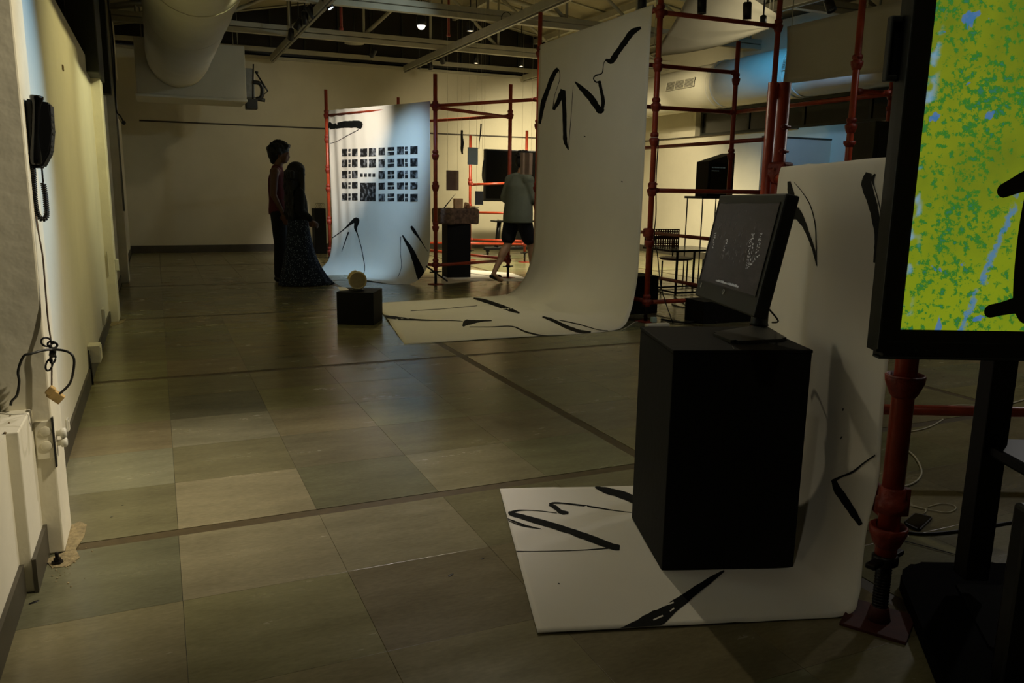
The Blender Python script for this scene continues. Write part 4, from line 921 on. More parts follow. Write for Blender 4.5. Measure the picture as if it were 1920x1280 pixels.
cream = mat('cream_turned_wood', 'c8b98c', 0.6, var=0.12, scale=30, bump=0.1)
bm = nb(); lathe(bm, [(cr * 0.9, -0.05), (cr, -0.042), (cr * 1.03, 0.0), (cr, 0.030), (cr * 0.96, 0.036), (cr * 0.84, 0.036), (cr * 0.82, 0.028)], Md, 40); obj('drum', bm, cream, t)
bm = nb(); lathe(bm, [(cr * 0.82, 0.024), (cr * 0.80, 0.030), (0.0, 0.030)], Md, 36); obj('dial', bm, mat('khaki_felt', '8d8462', 0.9, var=0.15, scale=40), t)
bm = nb(); lathe(bm, [(cr * 0.93, 0.034), (cr * 0.93, 0.040), (cr * 0.88, 0.040), (cr * 0.88, 0.034)], Md, 40); obj('rim', bm, cream, t)
bm = nb(); lathe(bm, [(0.05, 0), (0.055, 0.004), (0.04, 0.018)], Matrix.Translation((pc.x, pc.y, 0.30)), 20); obj('foot', bm, blackf, t)
bm = nb()
for k in range(3):
    aa = PI / 2 + 0.35 + k * 0.42; bx(bm, (-0.022, -0.006, -0.045), (0.022, 0.010, 0.02), Md @ Matrix.Rotation(aa - PI / 2, 4, 'Z') @ Matrix.Translation((0, cr * 1.0, 0)), bev=0.004)
obj('top_lug', bm, cream, t)

# ================================================================== BIG SCREEN ON ITS STAND
O = dep(1688, 617, 2.0); tx = V(0.915, -0.403, 0).normalized(); tn = V(-tx.y, tx.x, 0)      # tn points away from the viewer
MT = Matrix.Identity(4)
for i in range(3): MT[i][0], MT[i][1], MT[i][2], MT[i][3] = tx[i], tn[i], (0, 0, 1)[i], O[i]
t = thing('display_screen', 'huge black framed display showing a yellow green picture at the right edge', 'display', (O.x + 0.5, O.y - 0.2, 0.8))
SW, SH = 1.42, 0.805
bm = nb(); prof = [(-0.055, -0.075), (SW + 0.055, -0.075), (SW + 0.055, SH + 0.022), (-0.055, SH + 0.022)]
bx(bm, (-0.055, -0.002, -0.076), (SW + 0.055, 0.055, SH + 0.024), MT)
bmesh.ops.bevel(bm, geom=[e for e in bm.edges if abs((e.verts[0].co - e.verts[1].co).normalized().dot(tn)) > 0.99], offset=0.018, segments=5, affect='EDGES')
obj('housing', bm, blackf, t)
bm = nb()
for (x0, z0, x1, z1) in ((-0.055, -0.052, -0.049, SH + 0.02), (-0.05, -0.076, SW + 0.05, -0.070)): bx(bm, (x0, -0.006, z0), (x1, 0.03, z1), MT, bev=0.002)
obj('edge_trim', bm, charc, t)
bm = nb(); bx(bm, (-0.03, -0.0035, -0.034), (SW, -0.002, -0.032), MT); obj('lower_seam', bm, charc, t)
bm = nb(); 
for k in range(3): lathe(bm, [(0.004, 0), (0.004, 0.002)], MT @ Matrix.Translation((0.045 + k * 0.028, -0.002, -0.055)) @ Matrix.Rotation(PI / 2, 4, 'X'), 10)
obj('front_buttons', bm, charc, t)
bm = nb(); HM = MT @ Matrix.Translation((-0.055, 0.045, 0.0))
for (a0, b0) in (((-0.028, 0.60), (0.0, 0.615)), ((-0.028, 0.735), (0.0, 0.75)), ((-0.030, 0.60), (-0.022, 0.75))): bx(bm, (a0[0], -0.012, a0[1]), (b0[0], 0.012, b0[1]), HM, bev=0.004)
obj('carry_handle', bm, charc, t)
bm = nb(); bx(bm, (-0.024, 0.006, 0.612), (0.0, 0.011, 0.738), HM); obj('handle_recess', bm, blackf, t)
pic, nt, bb = noder('picture_yellow_green')
tc = nt.nodes.new('ShaderNodeTexCoord'); N = nt.nodes; L = nt.links
def nz(scale, detail, rough=0.6, dist=0.0, vec=None):
    n_ = N.new('ShaderNodeTexNoise'); n_.inputs['Scale'].default_value = scale; n_.inputs['Detail'].default_value = detail; n_.inputs['Roughness'].default_value = rough; n_.inputs['Distortion'].default_value = dist
    L.new(vec or tc.outputs['Object'], n_.inputs['Vector']); return n_.outputs['Fac']
def mth(op, a, b=None, c=None, clampv=False):
    n_ = N.new('ShaderNodeMath'); n_.operation = op; n_.use_clamp = clampv
    for i, v in enumerate((a, b, c)):
        if v is None: continue
        if isinstance(v, (int, float)): n_.inputs[i].default_value = v
        else: L.new(v, n_.inputs[i])
    return n_.outputs[0]
def ramp(f, p0, p1):
    r = N.new('ShaderNodeMapRange'); r.interpolation_type = 'SMOOTHSTEP'; r.inputs['From Min'].default_value = p0; r.inputs['From Max'].default_value = p1; L.new(f, r.inputs['Value']); return r.outputs['Result']
def mixc(f, a, b):
    m_ = N.new('ShaderNodeMix'); m_.data_type = 'RGBA'; L.new(f, m_.inputs[0])
    for s, v in ((6, a), (7, b)):
        if isinstance(v, str): m_.inputs[s].default_value = lin(v)
        else: L.new(v, m_.inputs[s])
    return m_.outputs[2]
sep = N.new('ShaderNodeSeparateXYZ'); L.new(tc.outputs['Object'], sep.inputs[0]); X, Z = sep.outputs[0], sep.outputs[2]
f1 = nz(60, 5, 0.68); fl_ = nz(4.5, 3)
dens = mth('ADD', f1, mth('MULTIPLY', mth('SUBTRACT', fl_, 0.5), 0.45))
left = mth('SUBTRACT', 1.0, ramp(X, 0.10, 0.36)); dens = mth('ADD', dens, mth('MULTIPLY', left, 0.035))
c = mixc(ramp(nz(3, 4), 0.35, 0.7), '747f18', '5c6a18')
c = mixc(mth('MULTIPLY', ramp(Z, 0.45, 0.0), 0.5), c, '7f9312')
c = mixc(ramp(dens, 0.555, 0.61), c, '326c22')
c = mixc(ramp(dens, 0.66, 0.70), c, '2f6750')
f2 = nz(17, 3, 0.55, 0.4); c = mixc(mth('MULTIPLY', ramp(f2, 0.66, 0.69), 0.8), c, '3d66a0')
# the slanting blue streak
lx = mth('SUBTRACT', X, mth('ADD', mth('MULTIPLY', Z, 0.30), 0.150)); dd = mth('ABSOLUTE', mth('ADD', lx, mth('MULTIPLY', mth('SUBTRACT', nz(38, 4, 0.7), 0.5), 0.05)))
inb = mth('MULTIPLY', mth('SUBTRACT', 1.0, ramp(dd, 0.002, 0.011)), mth('MULTIPLY', mth('SUBTRACT', 1.0, ramp(Z, 0.38, 0.42)), ramp(nz(14, 2), 0.36, 0.44)))
c = mixc(mth('MULTIPLY', inb, 0.8), c, '44709c')
# pale blue blotches along the left border
bl2 = mth('MULTIPLY', mth('SUBTRACT', 1.0, ramp(X, 0.004, 0.030)), ramp(nz(15, 2), 0.52, 0.62)); c = mixc(mth('MULTIPLY', bl2, 0.85), c, '6f93b0')
L.new(c, bb.inputs['Emission Color']); bb.inputs['Emission Strength'].default_value = 1.0; bb.inputs['Base Color'].default_value = (0.01, 0.01, 0.01, 1); bb.inputs['Roughness'].default_value = 0.4
bm = nb(); bx(bm, (0, -0.004, 0), (SW, -0.001, SH)); me = bpy.data.meshes.new('picture'); bm.to_mesh(me); bm.free(); me.materials.append(pic)
o = bpy.data.objects.new('picture', me); C.objects.link(o); o.parent = t; o.matrix_local = TM[t.name].inverted() @ MT; pic_o = o; TM[o.name] = MT
def tq(px, py):
    p = onpl(px, py, O - tn * 0.004, tn); q_ = MT.inverted() @ p; return q_.x, q_.z
def fat(pts, name):
    bm = nb(); P = [V(*tq(x, y), w / 1493 * 2.0) for x, y, w in pts]; P = catmull(P, 5)
    for i in range(len(P) - 1):
        a_, b2 = P[i], P[i + 1]; d = V(b2.x - a_.x, b2.y - a_.y, 0).normalized(); n_ = V(-d.y, d.x, 0)
        bm.faces.new([bm.verts.new(MT @ V(*q_)) for q_ in (((a_ + n_ * a_.z / 2).x, -0.0052, (a_ + n_ * a_.z / 2).y), ((b2 + n_ * b2.z / 2).x, -0.0052, (b2 + n_ * b2.z / 2).y), ((b2 - n_ * b2.z / 2).x, -0.0052, (b2 - n_ * b2.z / 2).y), ((a_ - n_ * a_.z / 2).x, -0.0052, (a_ - n_ * a_.z / 2).y))])
    bmesh.ops.remove_doubles(bm, verts=bm.verts[:], dist=0.0005)
    for i_, p in enumerate(P):
        k = [bm.verts.new(MT @ V(p.x + p.z / 2 * math.cos(a), -0.0056 - i_ * 0.00002, p.y + p.z / 2 * math.sin(a))) for a in np.linspace(0, 2 * PI, 17)[:-1]]; bm.faces.new(k)
    obj(name, bm, blackg, pic_o)
fat([(1882, 357, 26), (1900, 349, 30), (1920, 340, 36), (1950, 330, 40)], 'dark_shape')
fat([(1955, 330, 50), (1945, 400, 60), (1937, 480, 66), (1930, 560, 62), (1928, 585, 45)], 'dark_shape')
fat([(1857, 583, 25), (1880, 578, 26), (1905, 572, 32), (1930, 568, 44), (1990, 570, 60)], 'dark_shape')
# stand
t = thing('display_stand', 'black metal floor stand with a wide flat base under the huge display', 'stand', fl(1830, 1120))
A_, B_ = fl(1683, 1100), fl(1710, 1080); s_ = V(-0.64, -0.77, 0).normalized(); rr = tx
poly = [A_, B_, B_ + rr * 1.15, B_ + rr * 1.15 - tn * 0.55, A_ + s_ * 0.80 + rr * 0.55, A_ + s_ * 0.80 + rr * 0.02, A_ + s_ * 0.55]
bm = nb(); prism(bm, [(p.x, p.y) for p in poly], 0.004, 0.052); bmesh.ops.bevel(bm, geom=[e for e in bm.edges if abs(e.verts[0].co.z - e.verts[1].co.z) > 0.03], offset=0.025, segments=3, affect='EDGES'); obj('base_plate', bm, mat('satin_black', '070706', 0.9, spec=0.08, var=0.1, scale=6), t)
bm = nb(); C0 = A_ + rr * 0.16 + s_ * 0.09; poly2 = [C0, C0 + rr * 0.5, C0 + rr * 0.5 + s_ * 0.45, C0 + s_ * 0.45 + rr * 0.1, C0 + s_ * 0.36]
prism(bm, [(p.x, p.y) for p in poly2], 0.052, 0.058); obj('base_inset', bm, mat('dark_rubber', '10100e', 0.85, spec=0.1), t)
pf = fl(1821, 1112, 0.055); an = math.atan2(rr.y, rr.x)
bm = nb(); bx(bm, (-0.036, -0.02, 0.05), (0.036, 0.05, 1.5), frame(pf, an), bev=0.004); obj('upright', bm, blackf, t)
pf2 = dep(1930, 1100, 1.93); 
bm = nb(); bx(bm, (-0.05, -0.03, 0.05), (0.05, 0.03, 0.53), frame(V(pf2.x, pf2.y, 0), an), bev=0.012); obj('upright', bm, blackf, t)
bm = nb(); bx(bm, (-0.02, -0.24, 0.50), (0.75, 0.05, 0.535), frame(V(pf.x, pf.y, 0), an), bev=0.01); obj('shelf', bm, blackf, t)
bm = nb(); bx(bm, (-0.03, -0.26, 0.52), (0.75, -0.235, 0.55), frame(V(pf.x, pf.y, 0), an), bev=0.006); obj('shelf_lip', bm, charc, t)
pf3 = pf + rr * 0.62
bm = nb(); bx(bm, (-0.036, -0.02, 0.05), (0.036, 0.05, 1.5), frame(V(pf3.x, pf3.y, 0), an), bev=0.004); obj('upright', bm, blackf, t)
bm = nb(); bx(bm, (-0.04, 0.0, 0.93), (0.70, 0.045, 1.0), frame(V(pf.x, pf.y, 0), an)); bx(bm, (-0.04, 0.0, 1.33), (0.70, 0.045, 1.4), frame(V(pf.x, pf.y, 0), an)); obj('mount_rail', bm, blackf, t)

# ================================================================== FLOOR CABLES, PHONE
def cable(pxs, label, m, r=0.004, z=0.004, name='cable', cat='cable', n=8, zs=None):
    pts = [fl(x, y, (zs[i] if zs else z)) for i, (x, y) in enumerate(pxs)]; P = catmull(pts, n)
    for p in P: p.z = max(p.z, r + 0.0005)
    bm = nb(); tube(bm, P, r, 6); return obj(name, bm, m, label=label, cat=cat, origin=P[0])
cable([(1600, 918), (1650, 916), (1690, 913), (1717, 903), (1728, 885), (1718, 860), (1700, 843), (1690, 836)], 'cream cable curling on the floor behind the nearest red pole', cable_w, 0.0045)
cable([(1700, 810), (1728, 805), (1750, 797), (1768, 786)], 'short white cable on the dark floor just beneath the low red bar', cable_w, 0.004)
cable([(1774, 762), (1800, 760), (1835, 761), (1870, 762), (1895, 757), (1935, 745)], 'white cable lying on the floor just above the low red bar', cable_w, 0.005)
cable([(1733, 962), (1736, 955), (1720, 950), (1700, 943), (1690, 943), (1730, 953), (1770, 960), (1788, 957), (1792, 950), (1780, 945), (1762, 944), (1740, 950)], 'thin white charging lead looped beside the black phone', cable_w, 0.0022)
cable([(1680, 994), (1720, 1001), (1770, 999), (1830, 991), (1900, 979), (1960, 972)], 'thick black cable on the floor in front of the black phone', cable_b, 0.0055)
cable([(1617, 992), (1650, 1000), (1690, 1012), (1740, 1025), (1800, 1041), (1860, 1054), (1930, 1070)], 'hair thin dark wire on the floor between the red pole and display stand', cable_b, 0.0016)
t = thing('smartphone', 'black smartphone lying on the floor behind the nearest red pole', 'phone', fl(1722, 976))
a, b_, c_, d_ = [fl(x, y, 0.01) for x, y in ((1693, 978), (1716, 960), (1750, 968), (1724, 993))]
bm = nb(); prism(bm, [(p.x, p.y) for p in (a, b_, c_, d_)], 0.001, 0.010); bmesh.ops.bevel(bm, geom=[e for e in bm.edges if abs(e.verts[0].co.z - e.verts[1].co.z) > 0.005], offset=0.012, segments=3, affect='EDGES'); obj('body', bm, blackf, t)
bm = nb(); mc_ = (a + b_ + c_ + d_) / 4; prism(bm, [(mc_.x + (p.x - mc_.x) * 0.88, mc_.y + (p.y - mc_.y) * 0.88) for p in (a, b_, c_, d_)], 0.010, 0.0108); obj('screen', bm, glass_d, t)
cable([(1205, 602), (1190, 604), (1178, 612), (1165, 619)], 'short white cable from the tall banner corner to the power strip', cable_w, 0.004)
cable([(1300, 585), (1270, 560), (1260, 570), (1285, 577), (1315, 580)], 'black cable looping over the floor behind the black plinth', cable_b, 0.006)
cable([(1240, 600), (1262, 604), (1290, 606), (1320, 602), (1345, 606)], 'bundle of black cable on the floor beside the power strip', cable_b, 0.012)
P_ = [ony(1235, 262, 6.40), ony(1232, 300, 6.40), ony(1230, 345, 6.40), ony(1230, 400, 6.40), ony(1227, 440, 6.38), ony(1233, 480, 6.38), ony(1240, 540, 6.35), ony(1262, 598, 6.25)]
P_[-1].z = 0.006
bm = nb(); tube(bm, catmull(P_, 6), 0.005, 6); obj('cable', bm, cable_b, label='black cable hanging down the red pole right of the tall banner', cat='cable', origin=P_[0])
t = thing('power_strip', 'white power strip with a plug at the foot of the red pole', 'power strip', fl(1235, 608))
bm = nb(); bx(bm, (-0.12, -0.03, 0), (0.12, 0.03, 0.03), frame(fl(1232, 612), -0.05), bev=0.006); obj('body', bm, white_p, t)
bm = nb(); bx(bm, (-0.03, -0.02, 0.03), (0.02, 0.02, 0.08), frame(fl(1226, 610), -0.05), bev=0.006); obj('plug', bm, mat('pale_teal_plastic', '9fb5ad', 0.5), t)
def block_box(name, label, cat, px0, px1, pyb, pyt, depth=0.3, m=blackp, rz=None, lid=True):
    a, b_ = fl(px0, pyb), fl(px1, pyb); a = a if rz is None else a
    Y = a.y; b2 = ony(px1, pyb, Y); w_ = b2.x - a.x; h = zat(pyt, V(a.x, Y, 0))
    t = thing(name, label, cat, (a.x, Y, 0)); bm = nb(); bx(bm, (a.x, Y, 0), (a.x + w_, Y + depth, h - 0.01), bev=0.004); obj('body', bm, m, t)
    if lid: bm = nb(); bx(bm, (a.x - 0.002, Y - 0.002, h - 0.01), (a.x + w_ + 0.002, Y + depth + 0.002, h), bev=0.002); obj('top_board', bm, m, t)
    return t, a, w_, h
block_box('black_box', 'black box standing behind the red pole right of the tall banner', 'box', 1176, 1232, 590, 519, 0.35)
block_box('black_box', 'low black box on the floor behind the monitor', 'box', 1318, 1420, 608, 566, 0.3)

# ================================================================== PEDESTAL WITH THE STONE SLAB (inside the blue banner tower)
a, b_ = fl(839, 521), fl(886, 521.5); ang = math.atan2((C3 - B3).y, (C3 - B3).x)
t = thing('stone_pedestal', 'slim black plinth under the rough stone slab', 'plinth', a, 0.0)
wd = 0.335; Mp = frame(a, -0.10)
ph = zat(420, a); bm = nb(); bx(bm, (0, 0, 0), (wd, 0.34, ph), Mp, bev=0.004); obj('body', bm, blackp, t)
rg = random.Random(5)
bm = nb(); sl = []
zt = zat(391, a)
for k in range(28):
    th = 2 * PI * k / 28; ex = 0.31 * abs(math.cos(th)) ** 0.45 * (1 if math.cos(th) > 0 else -1); ey = 0.22 * abs(math.sin(th)) ** 0.45 * (1 if math.sin(th) > 0 else -1)
    sl.append((ex * rg.uniform(0.95, 1.03), ey * rg.uniform(0.93, 1.05)))
ctr = Mp @ V(wd * 0.5 - 0.012, 0.17, 0)
rings = []
for (z, s) in ((ph, 0.97), (ph + 0.02, 1.0), (ph + (zt - ph) * 0.5, 1.01), (zt - 0.02, 1.0), (zt, 0.96)):
    rings.append([bm.verts.new((ctr.x + x * s * rg.uniform(0.985, 1.015), ctr.y + y * s * rg.uniform(0.98, 1.02), z + rg.uniform(-0.004, 0.004))) for x, y in sl])
for A, B in zip(rings, rings[1:]):
    for k in range(28): bm.faces.new((A[k], A[(k + 1) % 28], B[(k + 1) % 28], B[k]))
bm.faces.new(rings[0]); bm.faces.new(rings[-1])
obj('stone_slab', bm, stone_r, label='rough brown stone slab lying on the slim black plinth', cat='stone', origin=(ctr.x, ctr.y, ph))
def box3(name, label, cat, px, py_, w_, d_, h, rz, m, Y=None, dz=0.0, tiltx=0.0):
    p = ony(px, py_, ctr.y - 0.05 if Y is None else Y); M = Matrix.Translation((p.x, p.y, zt + 0.002 + dz)) @ Matrix.Rotation(rz, 4, 'Z') @ Matrix.Rotation(tiltx, 4, 'Y')
    bm = nb(); bx(bm, (-w_ / 2, -d_ / 2, 0), (w_ / 2, d_ / 2, h), M, bev=0.003); return obj(name, bm, m, label=label, cat=cat, origin=p)
box3('wood_block', 'tall pale wood block standing on the stone slab', 'wood block', 859, 388, 0.125, 0.06, 0.135, 0.1, wood_l)
box3('wood_block', 'small wood block leaning against the tall pale wood block', 'wood block', 873, 388, 0.055, 0.05, 0.08, 0.3, wood_l, tiltx=0.35)
box3('wood_block', 'darker wedge of wood lying in the middle of the stone slab', 'wood block', 879, 388, 0.045, 0.05, 0.055, -0.4, mat('brown_wood', '96683f', 0.6, var=0.2, scale=20), Y=ctr.y - 0.1, tiltx=-0.3)
box3('wood_block', 'flat pale wood offcut at the right on the stone slab', 'wood block', 885, 388, 0.09, 0.05, 0.03, 0.2, wood_l, Y=ctr.y + 0.02)
p0, p1 = ony(833, 386, ctr.y - 0.1), ony(854, 363, ctr.y - 0.1); p0.z = zt + 0.010
bm = nb(); tube(bm, [p0, p0.lerp(p1, 0.45), p1], [0.009, 0.007, 0.0015], 8); tube(bm, [p0 + V(-0.012, 0, -0.004), p0 + V(0.09, 0.0, -0.004)], 0.006, 6)
obj('brush_pen', bm, blackf, label='thin dark stylus rising at an angle from a small base on the slab', cat='pen', origin=p0)
bm = nb(); p = ony(895, 388, ctr.y); bx(bm, (-0.07, -0.03, 0), (0.05, 0.03, 0.012), Matrix.Translation((p.x - 0.03, p.y, zt + 0.002)), bev=0.004); obj('dark_tool', bm, blackf, label='flat dark tool on the right end of the slab', cat='tool', origin=(p.x, p.y, zt))
bm = nb(); fp = [fl(x, y) for x, y in ((828, 533), (905, 526), (1000, 527), (960, 512), (886, 506), (832, 512))]
prism(bm, [(p.x, p.y) for p in fp], 0.0015, 0.004); obj('floor_paper', bm, paper, label='white paper spread on the floor beneath the stone slab plinth', cat='paper', origin=fp[0])
# hanging sheets and objects
def hang(px0, py0, px1, py1, Y, m, label, cat='panel', name='suspended_sheet', th=0.006, holes=True):
    a, b_ = ony(px0, py0, Y), ony(px1, py1, Y); t = thing(name, label, cat, (a.x, Y, b_.z))
    bm = nb(); bx(bm, (a.x, Y, b_.z), (b_.x, Y + th, a.z), bev=0.001); obj('panel', bm, m, t)
    for x in (a.x + 0.02, b_.x - 0.02):
        bm = nb(); tube(bm, [V(x, Y + th / 2, a.z), V(x, Y + th / 2, roofz(x) - 0.05)], 0.0012, 4); obj('thread', bm, cable_w, t)
    return t
br = mat('brown_panel', '99826e', 0.7, var=0.12, scale=14); blp = mat('blue_grey_panel', '8f9fa3', 0.6, var=0.05); gr = mat('slate_panel', '5a5f62', 0.6, var=0.1)
hang(837, 319, 860, 357, 10.9, br, 'brown rectangular panel hanging left above the stone slab')
hang(877, 276, 896, 309, 10.4, blp, 'pale blue grey panel hanging above the stone slab')
hang(976, 286, 998, 327, 9.1, br, 'brown panel hanging in front of the walking person')
hang(891, 358, 906, 384, 11.0, gr, 'small slate grey panel hanging right of the wood blocks')
def dangler(pts, Y, label, w=0.02):
    P = [ony(x, y, Y) for x, y, _ in pts]; t = thing('hanging_feather', label, 'ornament', P[-1])
    bm = nb(); tube(bm, catmull(P, 4), [max(0.004, 0.5 * k) for k in np.interp(np.linspace(0, 1, (len(P) - 1) * 4 + 1), np.linspace(0, 1, len(P)), [q_[2] for q_ in pts])], 8); obj('blade', bm, charc, t)
    bm = nb(); tube(bm, [P[0], V(P[0].x, Y, roofz(P[0].x) - 0.05)], 0.0012, 4); obj('thread', bm, cable_w, t)
dangler([(866, 244, 0.03), (866, 258, 0.035), (867, 268, 0.05), (866, 280, 0.04), (867, 289, 0.02)], 10.6, 'dark shard with a pale lower half hanging left of the others')
dangler([(902, 232, 0.025), (901, 248, 0.02), (899, 265, 0.01), (898, 280, 0.005)], 10.7, 'long thin dark needle hanging above the wall display')
dangler([(908, 298, 0.02), (906, 315, 0.03), (905, 330, 0.025), (906, 341, 0.01)], 10.8, 'curved dark shard hanging at the left edge of the wall display')
# wall display on its rolling stand
t = thing('rolling_display', 'large black switched off display on a black rolling stand near the back wall', 'display', fl(960, 478))
Yd = 14.0; a, b_ = ony(909, 279, Yd), ony(909, 377, Yd); wr = 1.62
bm = nb(); bx(bm, (a.x, Yd, b_.z), (a.x + wr, Yd + 0.07, a.z), bev=0.01); obj('screen_case', bm, blackf, t)
bm = nb(); bx(bm, (a.x + 0.03, Yd - 0.006, b_.z + 0.05), (a.x + wr - 0.03, Yd, a.z - 0.03)); obj('glass', bm, blackg, t)
f0 = ony(916, 468, Yd + 0.1); zb_ = f0.z
bm = nb(); bx(bm, (a.x + 0.03, Yd + 0.02, 0.09), (a.x + 1.55, Yd + 0.10, 0.15), bev=0.01); obj('base_bar', bm, blackf, t)
for x in (a.x + 0.28, a.x + 1.28):
    bm = nb(); tube(bm, [V(x, Yd + 0.06, 0.14), V(x + (0.06 if x < a.x + 0.6 else -0.06), Yd + 0.06, 0.66)], 0.045, 4); obj('leg', bm, blackf, t)
bm = nb(); bx(bm, (a.x + 0.2, Yd - 0.1, 0.62), (a.x + 1.4, Yd + 0.18, 0.65), bev=0.005); obj('shelf', bm, blackf, t)
bm = nb(); bx(bm, (a.x + 0.70, Yd + 0.05, 0.12), (a.x + 0.86, Yd + 0.13, 1.5)); obj('column', bm, blackf, t)
for x in (a.x + 0.10, a.x + 1.48):
    bm = nb(); bx(bm, (x - 0.03, Yd + 0.03, 0.06), (x + 0.03, Yd + 0.09, 0.10), bev=0.004); lathe(bm, [(0.034, -0.015), (0.038, 0), (0.034, 0.015)], Matrix.Translation((x, Yd + 0.06, 0.038)) @ Matrix.Rotation(PI / 2, 4, 'Y'), 14); obj('caster', bm, blackf, t)
# tall dark plinth behind the couple
t, a, w_, h = block_box('wire_plinth', 'tall dark plinth standing behind the couple near the back wall', 'plinth', 592, 613, 476, 391, 0.3)
bm = nb()
for k in range(4):
    c = V(a.x + 0.08 + 0.03 * k, a.y + 0.12, h + 0.05); tube(bm, [c + V(0.045 * math.cos(q_), 0.02 * math.sin(q_ * 2), 0.05 * math.sin(q_)) for q_ in np.linspace(0, 2 * PI, 17)[:-1]], 0.004, 5, closed=True)
obj('wire_sculpture', bm, mat('dull_wire', '6f6a50', 0.5, metal=0.3), label='small bent wire loops on the tall dark plinth', cat='sculpture', origin=(a.x + 0.1, a.y + 0.12, h))

# ================================================================== RIGHT BACKGROUND
# partition and dark kiosk
PYp = 9.3
a, b_ = ony(1440, 256, PYp), ony(1650, 268, PYp)
bm = nb(); bx(bm, (a.x, PYp, 0), (XR, PYp + 0.12, 2.03), bev=0.004); obj('wall_partition', bm, wall_c, kind='structure')
bm = nb(); bx(bm, (a.x - 0.0, PYp - 0.01, 2.03), (XR, PYp + 0.13, 2.05)); obj('trim_13', bm, MATS['conduit_brown'], kind='structure')
t = thing('dark_cabinet', 'tall dark cabinet panel beside the blue lit partition wall', 'cabinet', dep(1665, 400, 8.0))
c = dep(1642, 226, 7.4); bm = nb(); bx(bm, (0, 0, 0), (0.9, 0.35, c.z), frame((c.x, c.y, 0), -0.1), bev=0.008); obj('body', bm, frame_d, t)
bm = nb(); bx(bm, (0.05, -0.012, 0.1), (0.85, 0.0, c.z - 0.08), frame((c.x, c.y, 0), -0.1)); obj('front_panel', bm, mat('dark_grey_panel', '2a2b27', 0.5, var=0.1), t)
# small wall screen on a thin legged stand
sa = fl(1313, 545); Yt = 8.6
t = thing('screen_stand', 'thin legged high stand carrying the small dark screen by the right wall', 'stand', ony(1330, 540, Yt))
pl = ony(1313, 368, Yt); pr_ = ony(1372, 369, Yt)
bm = nb(); bx(bm, (pl.x - 0.01, Yt - 0.05, pl.z - 0.03), (pr_.x, Yt + 0.33, pl.z), bev=0.003); obj('top_plate', bm, blackf, t)
for x, y in ((pl.x + 0.02, Yt - 0.03), (pr_.x - 0.02, Yt - 0.03), (pl.x + 0.02, Yt + 0.30), (pr_.x - 0.02, Yt + 0.30)):
    bm = nb(); tube(bm, [V(x, y, pl.z - 0.02), V(x - 0.0, y, 0.0)], 0.008, 6); obj('leg', bm, blackf, t)
t = thing('small_screen', 'small dark screen in a black case on the thin legged stand', 'screen', V(pl.x, Yt, pl.z))
cs_ = [ony(1320, 303, Yt + 0.05), ony(1331, 302, Yt - 0.02), ony(1372, 287, Yt + 0.05)]
bm = nb(); x0, x1, x2 = cs_[0].x, cs_[1].x, cs_[2].x
vb_ = [bm.verts.new(p) for p in ((x0, Yt + 0.2, pl.z), (x1, Yt, pl.z), (x2, Yt - 0.02, pl.z), (x2, Yt + 0.25, pl.z))]; vt = [bm.verts.new(p) for p in ((x0, Yt + 0.2, cs_[0].z), (x1, Yt, cs_[1].z), (x2, Yt - 0.02, cs_[2].z), (x2, Yt + 0.25, cs_[2].z))]
bm.faces.new(vb_); bm.faces.new(vt)
for k in range(4): bm.faces.new((vb_[k], vb_[(k + 1) % 4], vt[(k + 1) % 4], vt[k]))
obj('case', bm, mat('olive_black', '1d1a10', 0.6), t)
bm = nb(); bx(bm, (x1 + 0.02, Yt - 0.026, pl.z + 0.03), (x2 - 0.005, Yt - 0.021, cs_[1].z - 0.02)); gs = obj('glass', bm, blackg, t)
bm = nb(); 
for k in range(9): bx(bm, (x1 + 0.035 + k * 0.024, Yt - 0.029, cs_[1].z - 0.085), (x1 + 0.035 + k * 0.024 + 0.016, Yt - 0.026, cs_[1].z - 0.072))
for k in range(5): bx(bm, (x1 + 0.035 + k * 0.024, Yt - 0.029, cs_[1].z - 0.125), (x1 + 0.035 + k * 0.024 + 0.016, Yt - 0.026, cs_[1].z - 0.115))
obj('title_marks', bm, mat('dim_glyph', '5b6a66', 0.5, emit='7d918c', es=0.10), gs)
# brown chair with a holed back
fc = fl(1258, 541); Yc = fc.y
t = thing('cafe_chair', 'reddish brown chair with a perforated back behind the scaffold', 'chair', (fc.x - 0.1, Yc, 0))
brc = mat('chair_brown', '6e3220', 0.5, var=0.15, scale=10)
a, b_ = ony(1224, 430, Yc), ony(1278, 462, Yc); w_ = b_.x - a.x; zt_, zb_ = a.z, b_.z
bm = nb(); nx, nz_ = 15, 7; G = []
for j in range(nz_ * 2 + 2):
    z = zb_ + (zt_ - zb_) * j / (nz_ * 2 + 1); G.append([bm.verts.new((a.x - 0.02 + (w_ + 0.02) * i / (nx * 2 + 1), Yc + 0.10 + 0.04 * math.cos(PI * i / (nx * 2 + 1)) + 0.0, z)) for i in range(nx * 2 + 2)])
for j in range(nz_ * 2 + 1):
    for i in range(nx * 2 + 1):
        if i % 2 == 1 and j % 2 == 1 and j not in (7,): continue
        bm.faces.new((G[j][i], G[j][i + 1], G[j + 1][i + 1], G[j + 1][i]))
o = obj('backrest', bm, brc, t, fixn=False); o.modifiers.new('t', 'SOLIDIFY').thickness = 0.012
s0, s1 = ony(1226, 480, Yc), ony(1306, 484, Yc); zs_ = (s0.z + s1.z) / 2
bm = nb(); loft(bm, [((( s0.x + s1.x) / 2 , Yc - 0.02, zs_ - 0.03), 0.20, 0.18), (((s0.x + s1.x) / 2, Yc - 0.02, zs_ - 0.005), 0.235, 0.215), (((s0.x + s1.x) / 2, Yc - 0.02, zs_), 0.22, 0.20)], 24); obj('seat', bm, brc, t)
